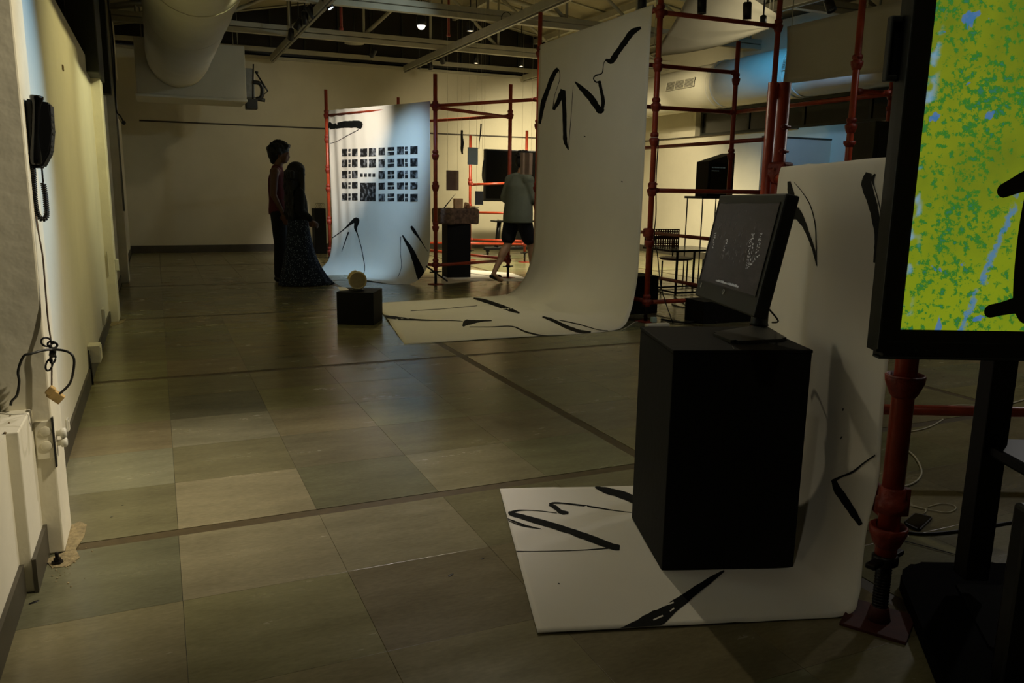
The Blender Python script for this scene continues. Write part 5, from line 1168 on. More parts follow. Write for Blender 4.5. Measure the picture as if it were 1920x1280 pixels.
for sx in (s0.x + 0.01, s1.x - 0.03):
    for yy in (Yc - 0.18, Yc + 0.15):
        bm = nb(); tube(bm, [V(sx, yy, zs_ - 0.02), V(sx, yy, 0.008)], 0.010, 8); obj('leg', bm, blackf, t)
    bm = nb(); tube(bm, [V(sx, Yc - 0.18, 0.012), V(sx, Yc + 0.15, 0.012)], 0.010, 8); obj('runner', bm, blackf, t)
for sx in (a.x + 0.02, b_.x - 0.03):
    bm = nb(); tube(bm, [V(sx, Yc + 0.13, zt_ - 0.05), V(sx, Yc + 0.15, zs_ - 0.02)], 0.009, 8); obj('back_post', bm, blackf, t)
# black table
ft = fl(1266, 552); t = thing('side_table', 'low black table beside the brown perforated chair', 'table', ft)
Yq = ft.y; ta = ony(1258, 469, Yq); zt_ = ta.z
bm = nb(); bx(bm, (ta.x, Yq - 0.02, zt_ - 0.025), (ta.x + 0.75, Yq + 0.62, zt_), bev=0.003); obj('tabletop', bm, mat('black_laminate', '12120f', 0.25), t)
for x, y in ((ft.x, Yq), (ft.x, Yq + 0.55), (ft.x + 0.66, Yq), (ft.x + 0.66, Yq + 0.55)):
    bm = nb(); bx(bm, (x - 0.011, y - 0.011, 0.0), (x + 0.011, y + 0.011, zt_ - 0.02)); obj('leg', bm, blackf, t)
for (x0, y0, x1, y1) in ((ft.x, Yq, ft.x + 0.66, Yq), (ft.x, Yq + .55, ft.x + .66, Yq + .55), (ft.x, Yq, ft.x, Yq + .55)):
    bm = nb(); tube(bm, [V(x0, y0, 0.02), V(x1, y1, 0.02)], 0.011, 4); obj('floor_rail', bm, blackf, t)

# ================================================================== LEFT WALL THINGS
# telephone on the pillar
ph = V(-0.36, 3.06, 1.30); t = thing('wall_telephone', 'black wall telephone with coiled cord mounted on the left column', 'telephone', ph)
bm = nb(); q = [(0.0, 0.0), (0.030, 0.0), (0.058, 0.05), (0.068, 0.12), (0.070, 0.205), (0.0, 0.215)]
A = [bm.verts.new((ph.x + x, ph.y - 0.05, ph.z + z - 0.01)) for x, z in q]; B = [bm.verts.new((ph.x + x, ph.y + 0.06, ph.z + z - 0.01)) for x, z in q]
bm.faces.new(A); bm.faces.new(B)
for k in range(6): bm.faces.new((A[k], A[(k + 1) % 6], B[(k + 1) % 6], B[k]))
bmesh.ops.bevel(bm, geom=bm.edges[:], offset=0.006, segments=2, affect='EDGES'); obj('body', bm, blackf, t)
bm = nb(); hs = [V(ph.x + 0.036, ph.y - 0.062, ph.z + 0.212), V(ph.x + 0.030, ph.y - 0.066, ph.z + 0.15), V(ph.x + 0.022, ph.y - 0.066, ph.z + 0.08), V(ph.x + 0.014, ph.y - 0.062, ph.z + 0.0)]
tube(bm, catmull(hs, 6), [0.019, 0.020, 0.017, 0.014, 0.013, 0.012, 0.012, 0.012, 0.012, 0.012, 0.012, 0.012, 0.013, 0.014, 0.016, 0.018, 0.019, 0.019, 0.017], 14); obj('handset', bm, blackg, t)
for k in range(6):
    bm = nb(); 
    for j in range(2): bx(bm, (0, 0, 0), (0.004, 0.012, 0.008), Matrix.Translation((ph.x + 0.064 + k * 0.0006 - (0.004 if k < 2 else 0), ph.y - 0.03 + j * 0.025, ph.z + 0.055 + k * 0.02)), bev=0.001)
    obj('key', bm, charc, t)
def coil(path, R_, r_, pitch):
    P = catmull(path, 10); L_ = [0]
    for i in range(1, len(P)): L_.append(L_[-1] + (P[i] - P[i - 1]).length)
    out = []; n_ = int(L_[-1] / pitch * 9)
    for k in range(n_):
        s_ = L_[-1] * k / n_; i = max(1, min(len(P) - 1, int(np.searchsorted(L_, s_)))); f = (s_ - L_[i - 1]) / max(1e-9, L_[i] - L_[i - 1])
        p = P[i - 1].lerp(P[i], f); tdir = (P[i] - P[i - 1]).normalized(); x = tdir.cross(V(0.3, 1, 0.1)).normalized(); y = tdir.cross(x); a_ = 2 * PI * s_ / pitch
        out.append(p + x * R_ * math.cos(a_) + y * R_ * math.sin(a_))
    return out
w2p = lambda x, y, X=-0.335: onx(x, y, X)
wy = lambda x, y, Y=3.0: ony(x, y, Y)
path = [wy(59, 297), wy(62, 320), wy(64, 350), wy(66, 380), wy(70, 400), wy(78, 411), wy(86, 408), wy(87, 395), wy(85, 370), wy(81, 343)]
bm = nb(); tube(bm, coil(path, 0.0068, 0.0022, 0.0060), 0.0024, 5); tube(bm, catmull(path, 5), 0.0035, 5); obj('coiled_cord', bm, blackf, t)
bm = nb(); tube(bm, catmull([wy(81, 343), wy(80, 332), wy(79, 320), wy(78, 312)], 4), 0.003, 6); obj('cord_end', bm, blackf, t)
# wall wire running down, knot, and adapter
kn = (-0.345)
WC = [wy(68, 405, 2.98), wy(73, 440, 2.96), wy(80, 480, 2.95), wy(85, 540, 2.94), wy(90, 600, 2.93), wy(95, 635, 2.92), wy(97, 662, 2.92), wy(97, 700, 2.92), wy(97, 728, 2.92)]
bm = nb(); tube(bm, catmull(WC, 6), 0.0028, 6); obj('wall_wire', bm, mat('brown_wire', '5b4a38', 0.6), label='thin brown wire running down the column from the telephone', cat='wire', origin=WC[0])
t = thing('knotted_cable', 'knotted dark cable with wide loops hanging on the left column', 'cable', wy(98, 660, 2.9))
def loop(cx_, cy_, rx, ry, rot=0, Y=2.89, n_=18): return [wy(cx_ + rx * math.cos(a_) * math.cos(rot) - ry * math.sin(a_) * math.sin(rot), cy_ + rx * math.cos(a_) * math.sin(rot) + ry * math.sin(a_) * math.cos(rot), Y + 0.008 * math.sin(3 * a_)) for a_ in np.linspace(0, 2 * PI, n_)[:-1]]
for args in ((98, 646, 9, 6, 0.2), (101, 648, 7, 5, -0.4), (87, 641, 10, 8, 0.3), (99, 672, 5, 9, 0.2), (92, 684, 6, 11, 0.3)):
    bm = nb(); tube(bm, loop(*args), 0.0032, 6, closed=True); obj('small_loop', bm, cable_b, t)
bm = nb(); tube(bm, [wy(99, 652, 2.885), wy(99, 660, 2.88), wy(98, 667, 2.885)], 0.010, 8); obj('knot', bm, cable_b, t)
big = [wy(20, 760, 2.86), wy(22, 752, 2.86), wy(32, 740, 2.84), wy(36, 715, 2.84), wy(34, 695, 2.84), wy(44, 668, 2.83), wy(58, 663, 2.83), wy(80, 657, 2.85), wy(99, 655, 2.87), wy(120, 657, 2.86), wy(133, 663, 2.84), wy(139, 675, 2.84), wy(137, 698, 2.84), wy(130, 720, 2.86), wy(112, 738, 2.88)]
bm = nb(); tube(bm, catmull(big, 6), 0.0040, 8); obj('long_loop', bm, mat('cable_grey_black', '2a2a26', 0.45), t)
t = thing('plug_adapter', 'tan taped plug adapter dangling from the wire on the left column', 'adapter', wy(100, 738, 2.9))
Ma = Matrix.Translation(wy(104, 740, 2.90)) @ Matrix.Rotation(0.75, 4, 'Y')
bm = nb(); bx(bm, (-0.020, -0.012, -0.018), (0.026, 0.014, 0.012), Ma, bev=0.002); obj('body', bm, cardm, t)
bm = nb(); bx(bm, (-0.030, -0.016, -0.012), (-0.010, 0.010, 0.018), Ma, bev=0.004); obj('cap', bm, cardm, t)
# junction plate on the column front
t = thing('junction_plate', 'painted junction plate with round knockouts low on the column front', 'plate', ony(85, 825, 2.935))
a, b_ = ony(64, 790, 2.94), ony(100, 858, 2.94)
bm = nb(); bx(bm, (a.x, 2.932, b_.z), (-0.362, 2.941, a.z), bev=0.002); obj('plate', bm, col_m, t)
for z in (a.z - 0.035, a.z - 0.085):
    bm = nb(); lathe(bm, [(0.017, 0), (0.017, 0.002), (0.015, 0.003), (0.0, 0.003)], Matrix.Translation((a.x + 0.03, 2.932, z)) @ Matrix.Rotation(PI / 2, 4, 'X'), 18); obj('knockout', bm, col_m, t)
bm = nb(); bx(bm, (-0.362, 2.928, b_.z - 0.03), (-0.357, 2.945, a.z + 0.01)); obj('dark_joint', bm, blackf, t)
# white valve knobs
t = thing('radiator_valve', 'pair of white round knobs sticking out low on the side of the column', 'valve', onx(118, 815, -0.36))
for (px, py) in ((116, 812), (114, 830)):
    p = ony(px - 8, py, 3.0); p = V(-0.36, 3.0, p.z); M = Matrix.Translation(p) @ Matrix.Rotation(PI / 2, 4, 'Y')
    bm = nb(); lathe(bm, [(0.010, 0), (0.010, 0.012), (0.016, 0.014), (0.017, 0.028), (0.012, 0.032)], M, 16); obj('knob', bm, white_p, t)
# floor bolt and plaster debris round the column foot
t = thing('floor_bolt', 'rusty anchor bolt with nut in the floor at the column foot', 'bolt', fl(108, 1055))
pb = fl(108, 1056); bm = nb(); lathe(bm, [(0.006, 0), (0.006, 0.038), (0.005, 0.04)], Matrix.Translation(pb), 10); obj('bolt_shaft', bm, jack, t)
bm = nb(); lathe(bm, [(0.017, 0.0), (0.018, 0.004), (0.017, 0.010)], Matrix.Translation(pb), 6, smooth=False); lathe(bm, [(0.011, 0.010), (0.011, 0.020)], Matrix.Translation(pb), 6, smooth=False); obj('nut', bm, jack, t)
rg = random.Random(11); bm = nb()
for k in range(110):
    px, py = rg.gauss(120, 16), rg.gauss(1035, 28); p = fl(px, py)
    if p.x < -0.36 and p.y > 2.92 or p.x < -0.40: continue
    s_ = rg.uniform(0.001, 0.0035); bmesh.ops.create_icosphere(bm, subdivisions=1, radius=s_, matrix=Matrix.Translation((p.x, p.y, s_ * 0.4)) @ Matrix.Diagonal((1, rg.uniform(.6, 1.4), 0.6, 1)))
obj('plaster_crumbs', bm, debris_m, label='pale plaster crumbs scattered at the foot of the near column', cat='debris', kind='stuff', origin=(-0.34, 2.95, 0))
bm = nb(); pp = [fl(x, y) for x, y in ((122, 1035), (132, 985), (150, 978), (163, 984), (158, 1006), (142, 1030), (150, 1045), (128, 1062), (98, 1065), (84, 1050))]
prism(bm, [(p.x, p.y) for p in pp], 0.0003, 0.0022); obj('mortar_patch', bm, debris_m, label='rough mortar patch on the floor at the near column foot', cat='patch', origin=pp[0])
bm = nb(); pp = [fl(x, y) for x, y in ((195, 606), (222, 602), (236, 598), (232, 604), (215, 610), (200, 612))]
prism(bm, [(p.x, p.y) for p in pp], 0.0003, 0.003); obj('mortar_patch', bm, debris_m, label='rough mortar patch at the foot of the second column', cat='patch', origin=pp[0])
# dark flakes on the floor
for (px, py, s_, lab) in ((64, 1129, 0.012, 'black flake of dirt on the floor beside the low wall'), (230, 947, 0.004, 'small dark speck on the green tile near the column'), (209, 969, 0.004, 'small dark speck left of the divider strip'),
                          (845, 1078, 0.010, 'dark scuff flake on the floor left of the near banner'), (905, 1047, 0.006, 'thin dark scuff nearest the near banner edge')):
    p = fl(px, py); bm = nb(); bmesh.ops.create_icosphere(bm, subdivisions=2, radius=s_, matrix=Matrix.Translation((p.x, p.y, 0.001)) @ Matrix.Rotation(0.5, 4, 'Z') @ Matrix.Diagonal((1.3, 0.5, 0.12, 1)))
    obj('dirt_flake', bm, blackf, label=lab, cat='dirt', origin=p)
# rubble on the window sill
bm = nb()
for k in range(60):
    x, y = rg.uniform(-0.8, -0.45), rg.uniform(2.2, 2.92); s_ = rg.uniform(0.002, 0.006)
    bmesh.ops.create_icosphere(bm, subdivisions=1, radius=s_, matrix=Matrix.Translation((x, y, 0.516 + s_ * 0.3)))
obj('sill_dust', bm, rust, label='loose dust and crumbs on the low wall sill', cat='dust', kind='stuff', origin=(-0.5, 2.8, 0.516))
# switch boxes low on the left wall
def wbox(px, py, w_, h_, d_, label, X=XL, y0=None, cord=False):
    p = onx(px, py, X); Y = y0; z = p.z
    t = thing('socket_box', label, 'socket', (X, Y, z)); bm = nb(); bx(bm, (X, Y, z), (X + d_, Y + w_, z + h_), bev=0.004); obj('box', bm, white_p, t)
    bm = nb(); bx(bm, (X + d_, Y + 0.01, z + 0.012), (X + d_ + 0.004, Y + w_ - 0.01, z + h_ - 0.012), bev=0.001); obj('cover', bm, wall_w, t)
    if cord:
        bm = nb(); tube(bm, [V(X + 0.01, Y, z + h_ * 0.8), V(X + 0.012, Y - 0.01, 0.0)], 0.005, 6); obj('conduit', bm, blackf, t)
P_ = onx(182, 700, -0.45)
def wbox2(Y, z, w_, h_, d_, label, cord=False, X=XL):
    t = thing('socket_box', label, 'socket', (X, Y, z)); bm = nb(); bx(bm, (X, Y, z), (X + d_, Y + w_, z + h_), bev=0.004); obj('box', bm, white_p, t)
    bm = nb(); bx(bm, (X + d_, Y + 0.01, z + 0.012), (X + d_ + 0.004, Y + w_ - 0.01, z + h_ - 0.012), bev=0.001); obj('cover', bm, wall_w, t)
    if cord:
        bm = nb(); tube(bm, [V(X + 0.01, Y - 0.02, z + h_ * 0.8), V(X + 0.018, Y - 0.03, 0.0)], 0.006, 6); obj('conduit', bm, blackf, t)
wbox2(5.52, 0.13, 0.13, 0.11, 0.07, 'white socket box with a black conduit low on the left wall', True)
wbox2(7.0, 0.13, 0.10, 0.13, 0.02, 'flat white socket plate low on the wall nearer the second column')
wbox2(4.1, 0.09, 0.05, 0.07, 0.01, 'small peeling switch plate low on the wall just behind the near column')
wbox2(7.975, 0.42, 0.003, 0.22, 0.003, 'painted cover plate on the face of the second column', X=-0.43)
p = V(-0.375, 8.12, 0.52); bm = nb(); bx(bm, (-0.375, 8.05, 0.46), (-0.345, 8.12, 0.56), bev=0.004); obj('wall_switch', bm, white_p, label='small white switch on the side of the second column', cat='switch', origin=p)
# thin pipe and cable down the third column
Pq = [ony(206, 20, 10.9), ony(213, 90, 10.9), ony(216, 150, 10.9), ony(218, 205, 10.9), ony(226, 218, 10.9), ony(232, 230, 10.9)]
bm = nb(); tube(bm, catmull(Pq, 5), 0.009, 6); bmesh.ops.create_uvsphere(bm, u_segments=10, v_segments=8, radius=0.025, matrix=Matrix.Translation(Pq[-1])); obj('hanging_wire', bm, cable_b, label='dark wire with a knotted end hanging by the far left column', cat='wire', origin=Pq[-1])
Pq = [ony(202, 0, 10.6), ony(207, 80, 10.6), ony(211, 150, 10.6), ony(216, 260, 10.6)]
bm = nb(); tube(bm, [V(-0.365, 10.95, 3.5), V(-0.365, 10.95, 0.9)], 0.012, 8); obj('conduit_pipe', bm, chrome, label='thin grey conduit pipe running up the far left column', cat='pipe', origin=(-0.365, 10.95, 0.9))
bm = nb(); p = onx(117, 127, XL); bx(bm, (XL, p.y - 0.03, p.z - 0.015), (XL + 0.006, p.y + 0.03, p.z + 0.015), bev=0.002); obj('wall_nail', bm, rust, label='tiny rusty nail mark high on the yellow lit wall', cat='nail', origin=p)

# ================================================================== PEOPLE
def caps(bm, a, ra, b_, rb, n_=12):
    a, b_ = Vector(a), Vector(b_); d = b_ - a; L_ = d.length; ns = 5
    pts = []; rs = []
    t_ = d.normalized() if L_ > 1e-6 else V(0, 0, 1)
    for k in range(ns): 
        q_ = PI / 2 * (1 - k / ns); pts.append(a - t_ * ra * math.sin(q_)); rs.append(max(ra * math.cos(q_), ra * 0.05))
    for k in range(5): f = k / 4; pts.append(a.lerp(b_, f)); rs.append(ra + (rb - ra) * f)
    for k in range(1, ns + 1): q_ = PI / 2 * k / ns; pts.append(b_ + t_ * rb * math.sin(q_)); rs.append(max(rb * math.cos(q_), rb * 0.05))
    tube(bm, pts, rs, n_)
def ell(bm, c, r_, rot=None):
    M = Matrix.Translation(Vector(c)) @ (rot or Matrix.Identity(4)) @ Matrix.Diagonal((*r_, 1)); bmesh.ops.create_uvsphere(bm, u_segments=20, v_segments=14, radius=1.0, matrix=M)
def fused(name, bm, m, parent, vox=0.011, sm=6):
    """one continuous skin from overlapping forms"""
    me = bpy.data.meshes.new(name); bm.to_mesh(me); bm.free(); o = bpy.data.objects.new(name, me); C.objects.link(o)
    r_ = o.modifiers.new('r', 'REMESH'); r_.mode = 'VOXEL'; r_.voxel_size = vox
    s_ = o.modifiers.new('s', 'SMOOTH'); s_.iterations = sm; s_.factor = 0.5
    dg = bpy.context.evaluated_depsgraph_get(); dg.update(); me2 = bpy.data.meshes.new_from_object(o.evaluated_get(dg)); bpy.data.objects.remove(o); bpy.data.meshes.remove(me)
    for p in me2.polygons: p.use_smooth = True
    me2.name = name; me2.materials.clear(); me2.materials.append(m); o = bpy.data.objects.new(name, me2); C.objects.link(o); o.parent = parent; TM[o.name] = TM[parent.name].copy(); return o
def hand(bm, w_, d, palm_n, s=1.0, curl=0.35, side=1):
    """hand hanging from wrist w_ in direction d; palm_n = palm normal"""
    w_, d, n_ = Vector(w_), Vector(d).normalized(), Vector(palm_n).normalized(); x = d.cross(n_).normalized() * side
    ell(bm, w_ + d * 0.05 * s, (0.020 * s, 0.020 * s, 0.050 * s), d.to_track_quat('Z', 'Y').to_matrix().to_4x4())
    for k, (o_, L_) in enumerate(((-0.030, 0.068), (-0.010, 0.078), (0.010, 0.072), (0.029, 0.056))):
        caps(bm, w_ + d * 0.035 * s + x * o_ * 0.6 * s, 0.011 * s, w_ + d * 0.085 * s + x * o_ * s, 0.0095 * s, 8)
        k0 = w_ + d * 0.088 * s + x * o_ * s; k1 = k0 + (d + n_ * curl).normalized() * L_ * 0.5 * s; k2 = k1 + (d + n_ * curl * 3).normalized() * L_ * 0.5 * s
        caps(bm, k0, 0.0092 * s, k1, 0.0085 * s, 8); caps(bm, k1, 0.0085 * s, k2, 0.007 * s, 8)
    b0 = w_ + d * 0.02 * s - x * 0.022 * s; b1 = b0 + (d * 0.7 - x * 0.8 + n_ * 0.3).normalized() * 0.045 * s; b2 = b1 + (d + n_ * 0.3).normalized() * 0.032 * s
    caps(bm, b0, 0.013 * s, b1, 0.011 * s, 8); caps(bm, b1, 0.0105 * s, b2, 0.008 * s, 8)
def head(bm, c, s=1.0, pitch=0.0):
    """head looking along +x"""
    c = Vector(c); Rm = Matrix.Rotation(pitch, 4, 'Y')
    def e(o_, r_): ell(bm, c + (Rm @ Vector(o_)) * s, tuple(k * s for k in r_), Rm)
    e((-0.012, 0, 0.025), (0.097, 0.075, 0.092)); e((0.025, 0, -0.03), (0.062, 0.056, 0.078)); e((0.052, 0, -0.078), (0.026, 0.028, 0.022))
    e((0.088, 0, -0.018), (0.016, 0.012, 0.020)); e((0.082, 0, 0.002), (0.014, 0.010, 0.026)); e((0.078, 0, 0.030), (0.014, 0.045, 0.012))
    e((0.080, 0, -0.047), (0.012, 0.022, 0.006)); e((0.078, 0, -0.058), (0.012, 0.020, 0.006))
    for sd in (-1, 1):
        e((-0.005, 0.076 * sd, -0.01), (0.016, 0.008, 0.030)); e((0.070, 0.030 * sd, 0.010), (0.013, 0.015, 0.009)); e((0.055, 0.040 * sd, -0.025), (0.022, 0.018, 0.022))
vest_m = mat('maroon_vest_cloth', '5e2226', 0.85, var=0.15, scale=12, bump=0.2, bscale=30)
pants_m = mat('black_trouser_cloth', '0d0d0e', 0.9, var=0.2, scale=12)
top_m = mat('black_top_cloth', '0a0a0b', 0.92, var=0.2, scale=12)
eye_m = mat('eye_dark', '1a1410', 0.2)
# ---- man in a maroon vest
fm = fl(531, 527); hd = math.atan2(-0.403, 0.915) + 0.10
man = thing('person', 'person in a maroon sleeveless top and black trousers standing in profile', 'person', (fm.x, fm.y, 0), hd, 'couple looking at the photo banner'); del man['group']
bm = nb(); head(bm, (0.045, 0, 1.625), 1.02, 0.14); caps(bm, (-0.015, 0, 1.45), 0.062, (0.012, 0, 1.57), 0.054)
ell(bm, (-0.02, 0, 1.27), (0.105, 0.165, 0.19)); ell(bm, (-0.01, 0, 1.05), (0.10, 0.15, 0.16)); ell(bm, (-0.015, 0, 0.93), (0.11, 0.165, 0.12))
for sd in (-1, 1):
    caps(bm, (-0.02, 0.07 * sd, 1.43), 0.05, (-0.02, 0.175 * sd, 1.40), 0.058); caps(bm, (-0.02, 0.185 * sd, 1.39), 0.052, (-0.04, 0.215 * sd, 1.12), 0.040); caps(bm, (-0.04, 0.215 * sd, 1.12), 0.040, (0.06, 0.20 * sd, 0.90), 0.027)
    hand(bm, (0.065, 0.20 * sd, 0.885), (0.25, -0.05 * sd, -1), (0.2, -sd, 0), side=1)
    caps(bm, (-0.01, 0.085 * sd, 0.90), 0.090, (0.0, 0.095 * sd, 0.50), 0.055); caps(bm, (0.0, 0.095 * sd, 0.50), 0.055, (-0.03, 0.10 * sd, 0.09), 0.036)
    caps(bm, (-0.05, 0.10 * sd, 0.045), 0.036, (0.13, 0.115 * sd, 0.032), 0.028)
fused('body', bm, skin, man, 0.0085)
bm = nb(); ell(bm, (0.015, 0, 1.695), (0.125, 0.105, 0.098)); ell(bm, (-0.05, 0, 1.64), (0.085, 0.092, 0.11)); ell(bm, (-0.065, 0, 1.56), (0.045, 0.06, 0.06))
rg = random.Random(4)
for k in range(150):
    a_, b2 = rg.uniform(0, 2 * PI), rg.uniform(-0.9, 1.45); d = V(math.cos(a_) * math.cos(b2), math.sin(a_) * math.cos(b2), math.sin(b2)); c = V(0.005, 0, 1.69) + V(d.x * 0.128, d.y * 0.105, d.z * 0.10)
    if c.x > 0.055 and c.z < 1.70: continue
    if c.x > 0.0 and c.z < 1.64: continue
    ell(bm, c, (0.019 + 0.008 * rg.random(),) * 3)
for k in range(12): ell(bm, (0.115 + 0.02 * rg.random(), -0.06 + 0.011 * k, 1.715 + 0.03 * rg.random()), (0.020, 0.016, 0.018))
fused('curly_hair', bm, hairm, man, 0.008, 1)
bm = nb(); ell(bm, (-0.02, 0, 1.26), (0.122, 0.180, 0.20)); caps(bm, (-0.025, -0.13, 1.405), 0.068, (-0.025, 0.13, 1.405), 0.068); ell(bm, (-0.02, 0, 1.46), (0.075, 0.085, 0.045)); loft(bm, [((-0.012, 0, 0.865), 0.135, 0.180), ((-0.012, 0, 0.92), 0.137, 0.182), ((-0.012, 0, 1.05), 0.125, 0.172), ((-0.02, 0, 1.25), 0.124, 0.178), ((-0.02, 0, 1.38), 0.095, 0.15)], 24)
fused('vest', bm, vest_m, man, 0.011)
bm = nb()
for sd in (-1, 1): caps(bm, (-0.01, 0.083 * sd, 0.88), 0.108, (0.0, 0.095 * sd, 0.50), 0.083); caps(bm, (0.0, 0.095 * sd, 0.50), 0.083, (-0.025, 0.10 * sd, 0.11), 0.070)
ell(bm, (-0.012, 0, 0.90), (0.122, 0.172, 0.09)); fused('trousers', bm, pants_m, man, 0.011)
for sd in (-1, 1):
    bm = nb(); caps(bm, (-0.055, 0.10 * sd, 0.045), 0.044, (0.15, 0.117 * sd, 0.036), 0.036); fused('shoe', bm, blackf, man, 0.01, 2)
    bm = nb(); ell(bm, (0.045 + 0.082, 0.030 * sd, 1.655), (0.004, 0.008, 0.005)); obj('eye', bm, eye_m, man, local=True)
# ---- woman with long hair and a speckled navy skirt
fw = fl(563, 533.5); hw = math.atan2(-0.403, 0.915) + 0.55
wom = thing('person', 'person with long dark hair, black top and long speckled navy skirt', 'person', (fw.x, fw.y, 0), hw)
WS = 1.51 / 1.56
bm = nb(); head(bm, (0.02, 0, 1.40), 0.93, 0.10); caps(bm, (-0.02, 0, 1.22), 0.050, (0.0, 0, 1.33), 0.045)
ell(bm, (-0.01, 0, 1.08), (0.088, 0.135, 0.16)); ell(bm, (0, 0, 0.90), (0.085, 0.125, 0.13)); ell(bm, (-0.005, 0, 0.80), (0.10, 0.155, 0.11))
for sd in (-1, 1):
    caps(bm, (-0.015, 0.05 * sd, 1.19), 0.042, (-0.015, 0.14 * sd, 1.17), 0.045); caps(bm, (-0.015, 0.15 * sd, 1.165), 0.042, (-0.03, 0.185 * sd, 0.93), 0.033)
    caps(bm, (-0.03, 0.185 * sd, 0.93), 0.033, (0.12, 0.15 * sd, 0.82), 0.024); hand(bm, (0.13, 0.145 * sd, 0.815), (0.75, -0.15 * sd, -0.65), (0.1, -sd, -0.2), 0.88)
    caps(bm, (0, 0.075 * sd, 0.78), 0.080, (0, 0.08 * sd, 0.43), 0.048); caps(bm, (0, 0.08 * sd, 0.43), 0.048, (-0.02, 0.08 * sd, 0.08), 0.030)
caps(bm, (-0.03, 0.085, 0.035), 0.030, (0.12, 0.10, 0.026), 0.022); caps(bm, (-0.02, -0.08, 0.08), 0.03, (0.16, -0.09, 0.055), 0.028); caps(bm, (0.16, -0.09, 0.045), 0.030, (0.35, -0.10, 0.028), 0.022)
fused('body', bm, skin, wom, 0.0085)
bm = nb(); ell(bm, (-0.005, 0, 1.435), (0.112, 0.102, 0.100)); ell(bm, (-0.05, 0, 1.36), (0.090, 0.125, 0.13)); ell(bm, (-0.065, 0, 1.22), (0.085, 0.150, 0.14)); ell(bm, (-0.08, 0, 1.08), (0.075, 0.145, 0.14)); ell(bm, (-0.085, 0, 0.98), (0.06, 0.12, 0.12))
rg = random.Random(8)
for k in range(90):
    y = rg.uniform(-0.15, 0.15); z = rg.uniform(0.90, 1.42); x = -0.07 - 0.06 * math.cos(y * 9); caps(bm, (x, y, z), 0.022, (x - 0.01 + rg.uniform(-.015, .015), y * 1.08 + 0.012 * math.sin(z * 40), z - 0.07), 0.016, 6)
for sd in (-1, 1): caps(bm, (0.045, 0.085 * sd, 1.43), 0.034, (0.03, 0.12 * sd, 1.20), 0.034); caps(bm, (0.03, 0.12 * sd, 1.20), 0.034, (0.03, 0.13 * sd, 1.06), 0.02)
fused('long_hair', bm, hairm, wom, 0.009, 1)
bm = nb(); loft(bm, [((-0.005, 0, 0.82), 0.125, 0.165), ((-0.005, 0, 0.90), 0.128, 0.165), ((-0.01, 0, 1.05), 0.125, 0.165), ((-0.015, 0, 1.17), 0.10, 0.15), ((-0.015, 0, 1.23), 0.06, 0.07)], 24)
for sd in (-1, 1): caps(bm, (-0.015, 0.08 * sd, 1.175), 0.066, (-0.015, 0.155 * sd, 1.15), 0.062); caps(bm, (-0.015, 0.155 * sd, 1.155), 0.062, (-0.03, 0.185 * sd, 0.94), 0.058); caps(bm, (-0.03, 0.185 * sd, 0.94), 0.056, (0.10, 0.155 * sd, 0.84), 0.042)
fused('black_top', bm, top_m, wom, 0.011)
skm, nt, bb = noder('speckled_navy_cloth'); tc = nt.nodes.new('ShaderNodeTexCoord'); vv = nt.nodes.new('ShaderNodeTexVoronoi'); vv.inputs['Scale'].default_value = 52; vv.inputs['Randomness'].default_value = 1.0
rp = nt.nodes.new('ShaderNodeValToRGB'); rp.color_ramp.elements[0].position = 0.18; rp.color_ramp.elements[0].color = lin('8fa0b4'); rp.color_ramp.elements[1].position = 0.30; rp.color_ramp.elements[1].color = lin('101c33')
nt.links.new(tc.outputs['Object'], vv.inputs['Vector']); nt.links.new(vv.outputs['Distance'], rp.inputs['Fac']); nt.links.new(rp.outputs['Color'], bb.inputs['Base Color']); bb.inputs['Roughness'].default_value = 0.9
bm = nb(); R = []; ns = 96
for j in range(26):
    f = j / 25; z = 0.845 - 0.838 * f; ring = []
    for k in range(ns):
        th = 2 * PI * k / ns; fx = 0.115 + 0.10 * f + 0.05 * f ** 3; fy = 0.155 + 0.085 * f
        tr = 0.13 * f ** 4 * max(0, math.cos(th + 0.35)) ** 2 + 0.03 * f ** 2 * max(0, math.cos(th))
        pl_ = 1 + (0.012 + 0.075 * f) * math.sin(th * 13 + 0.6 * math.sin(3 * th) + f * 0.8) * 0.5
        ring.append(bm.verts.new(((fx * math.cos(th)) * pl_ + tr, fy * math.sin(th) * pl_ - 0.25 * tr, z)))
    R.append(ring)
for A, B in zip(R, R[1:]):
    for k in range(ns): f_ = bm.faces.new((A[k], A[(k + 1) % ns], B[(k + 1) % ns], B[k])); f_.smooth = True
o = obj('long_skirt', bm, skm, wom, local=True); o.modifiers.new('t', 'SOLIDIFY').thickness = 0.006
bm = nb(); caps(bm, (0.19, -0.09, 0.018), 0.020, (0.37, -0.10, 0.014), 0.018); fused('sandal', bm, mat('tan_sandal', '4d4031', 0.7), wom, 0.008, 1)
for sd in (-1, 1):
    bm = nb(); ell(bm, (0.02 + 0.074, 0.028 * sd, 1.402), (0.004, 0.007, 0.005)); obj('eye', bm, eye_m, wom, local=True)
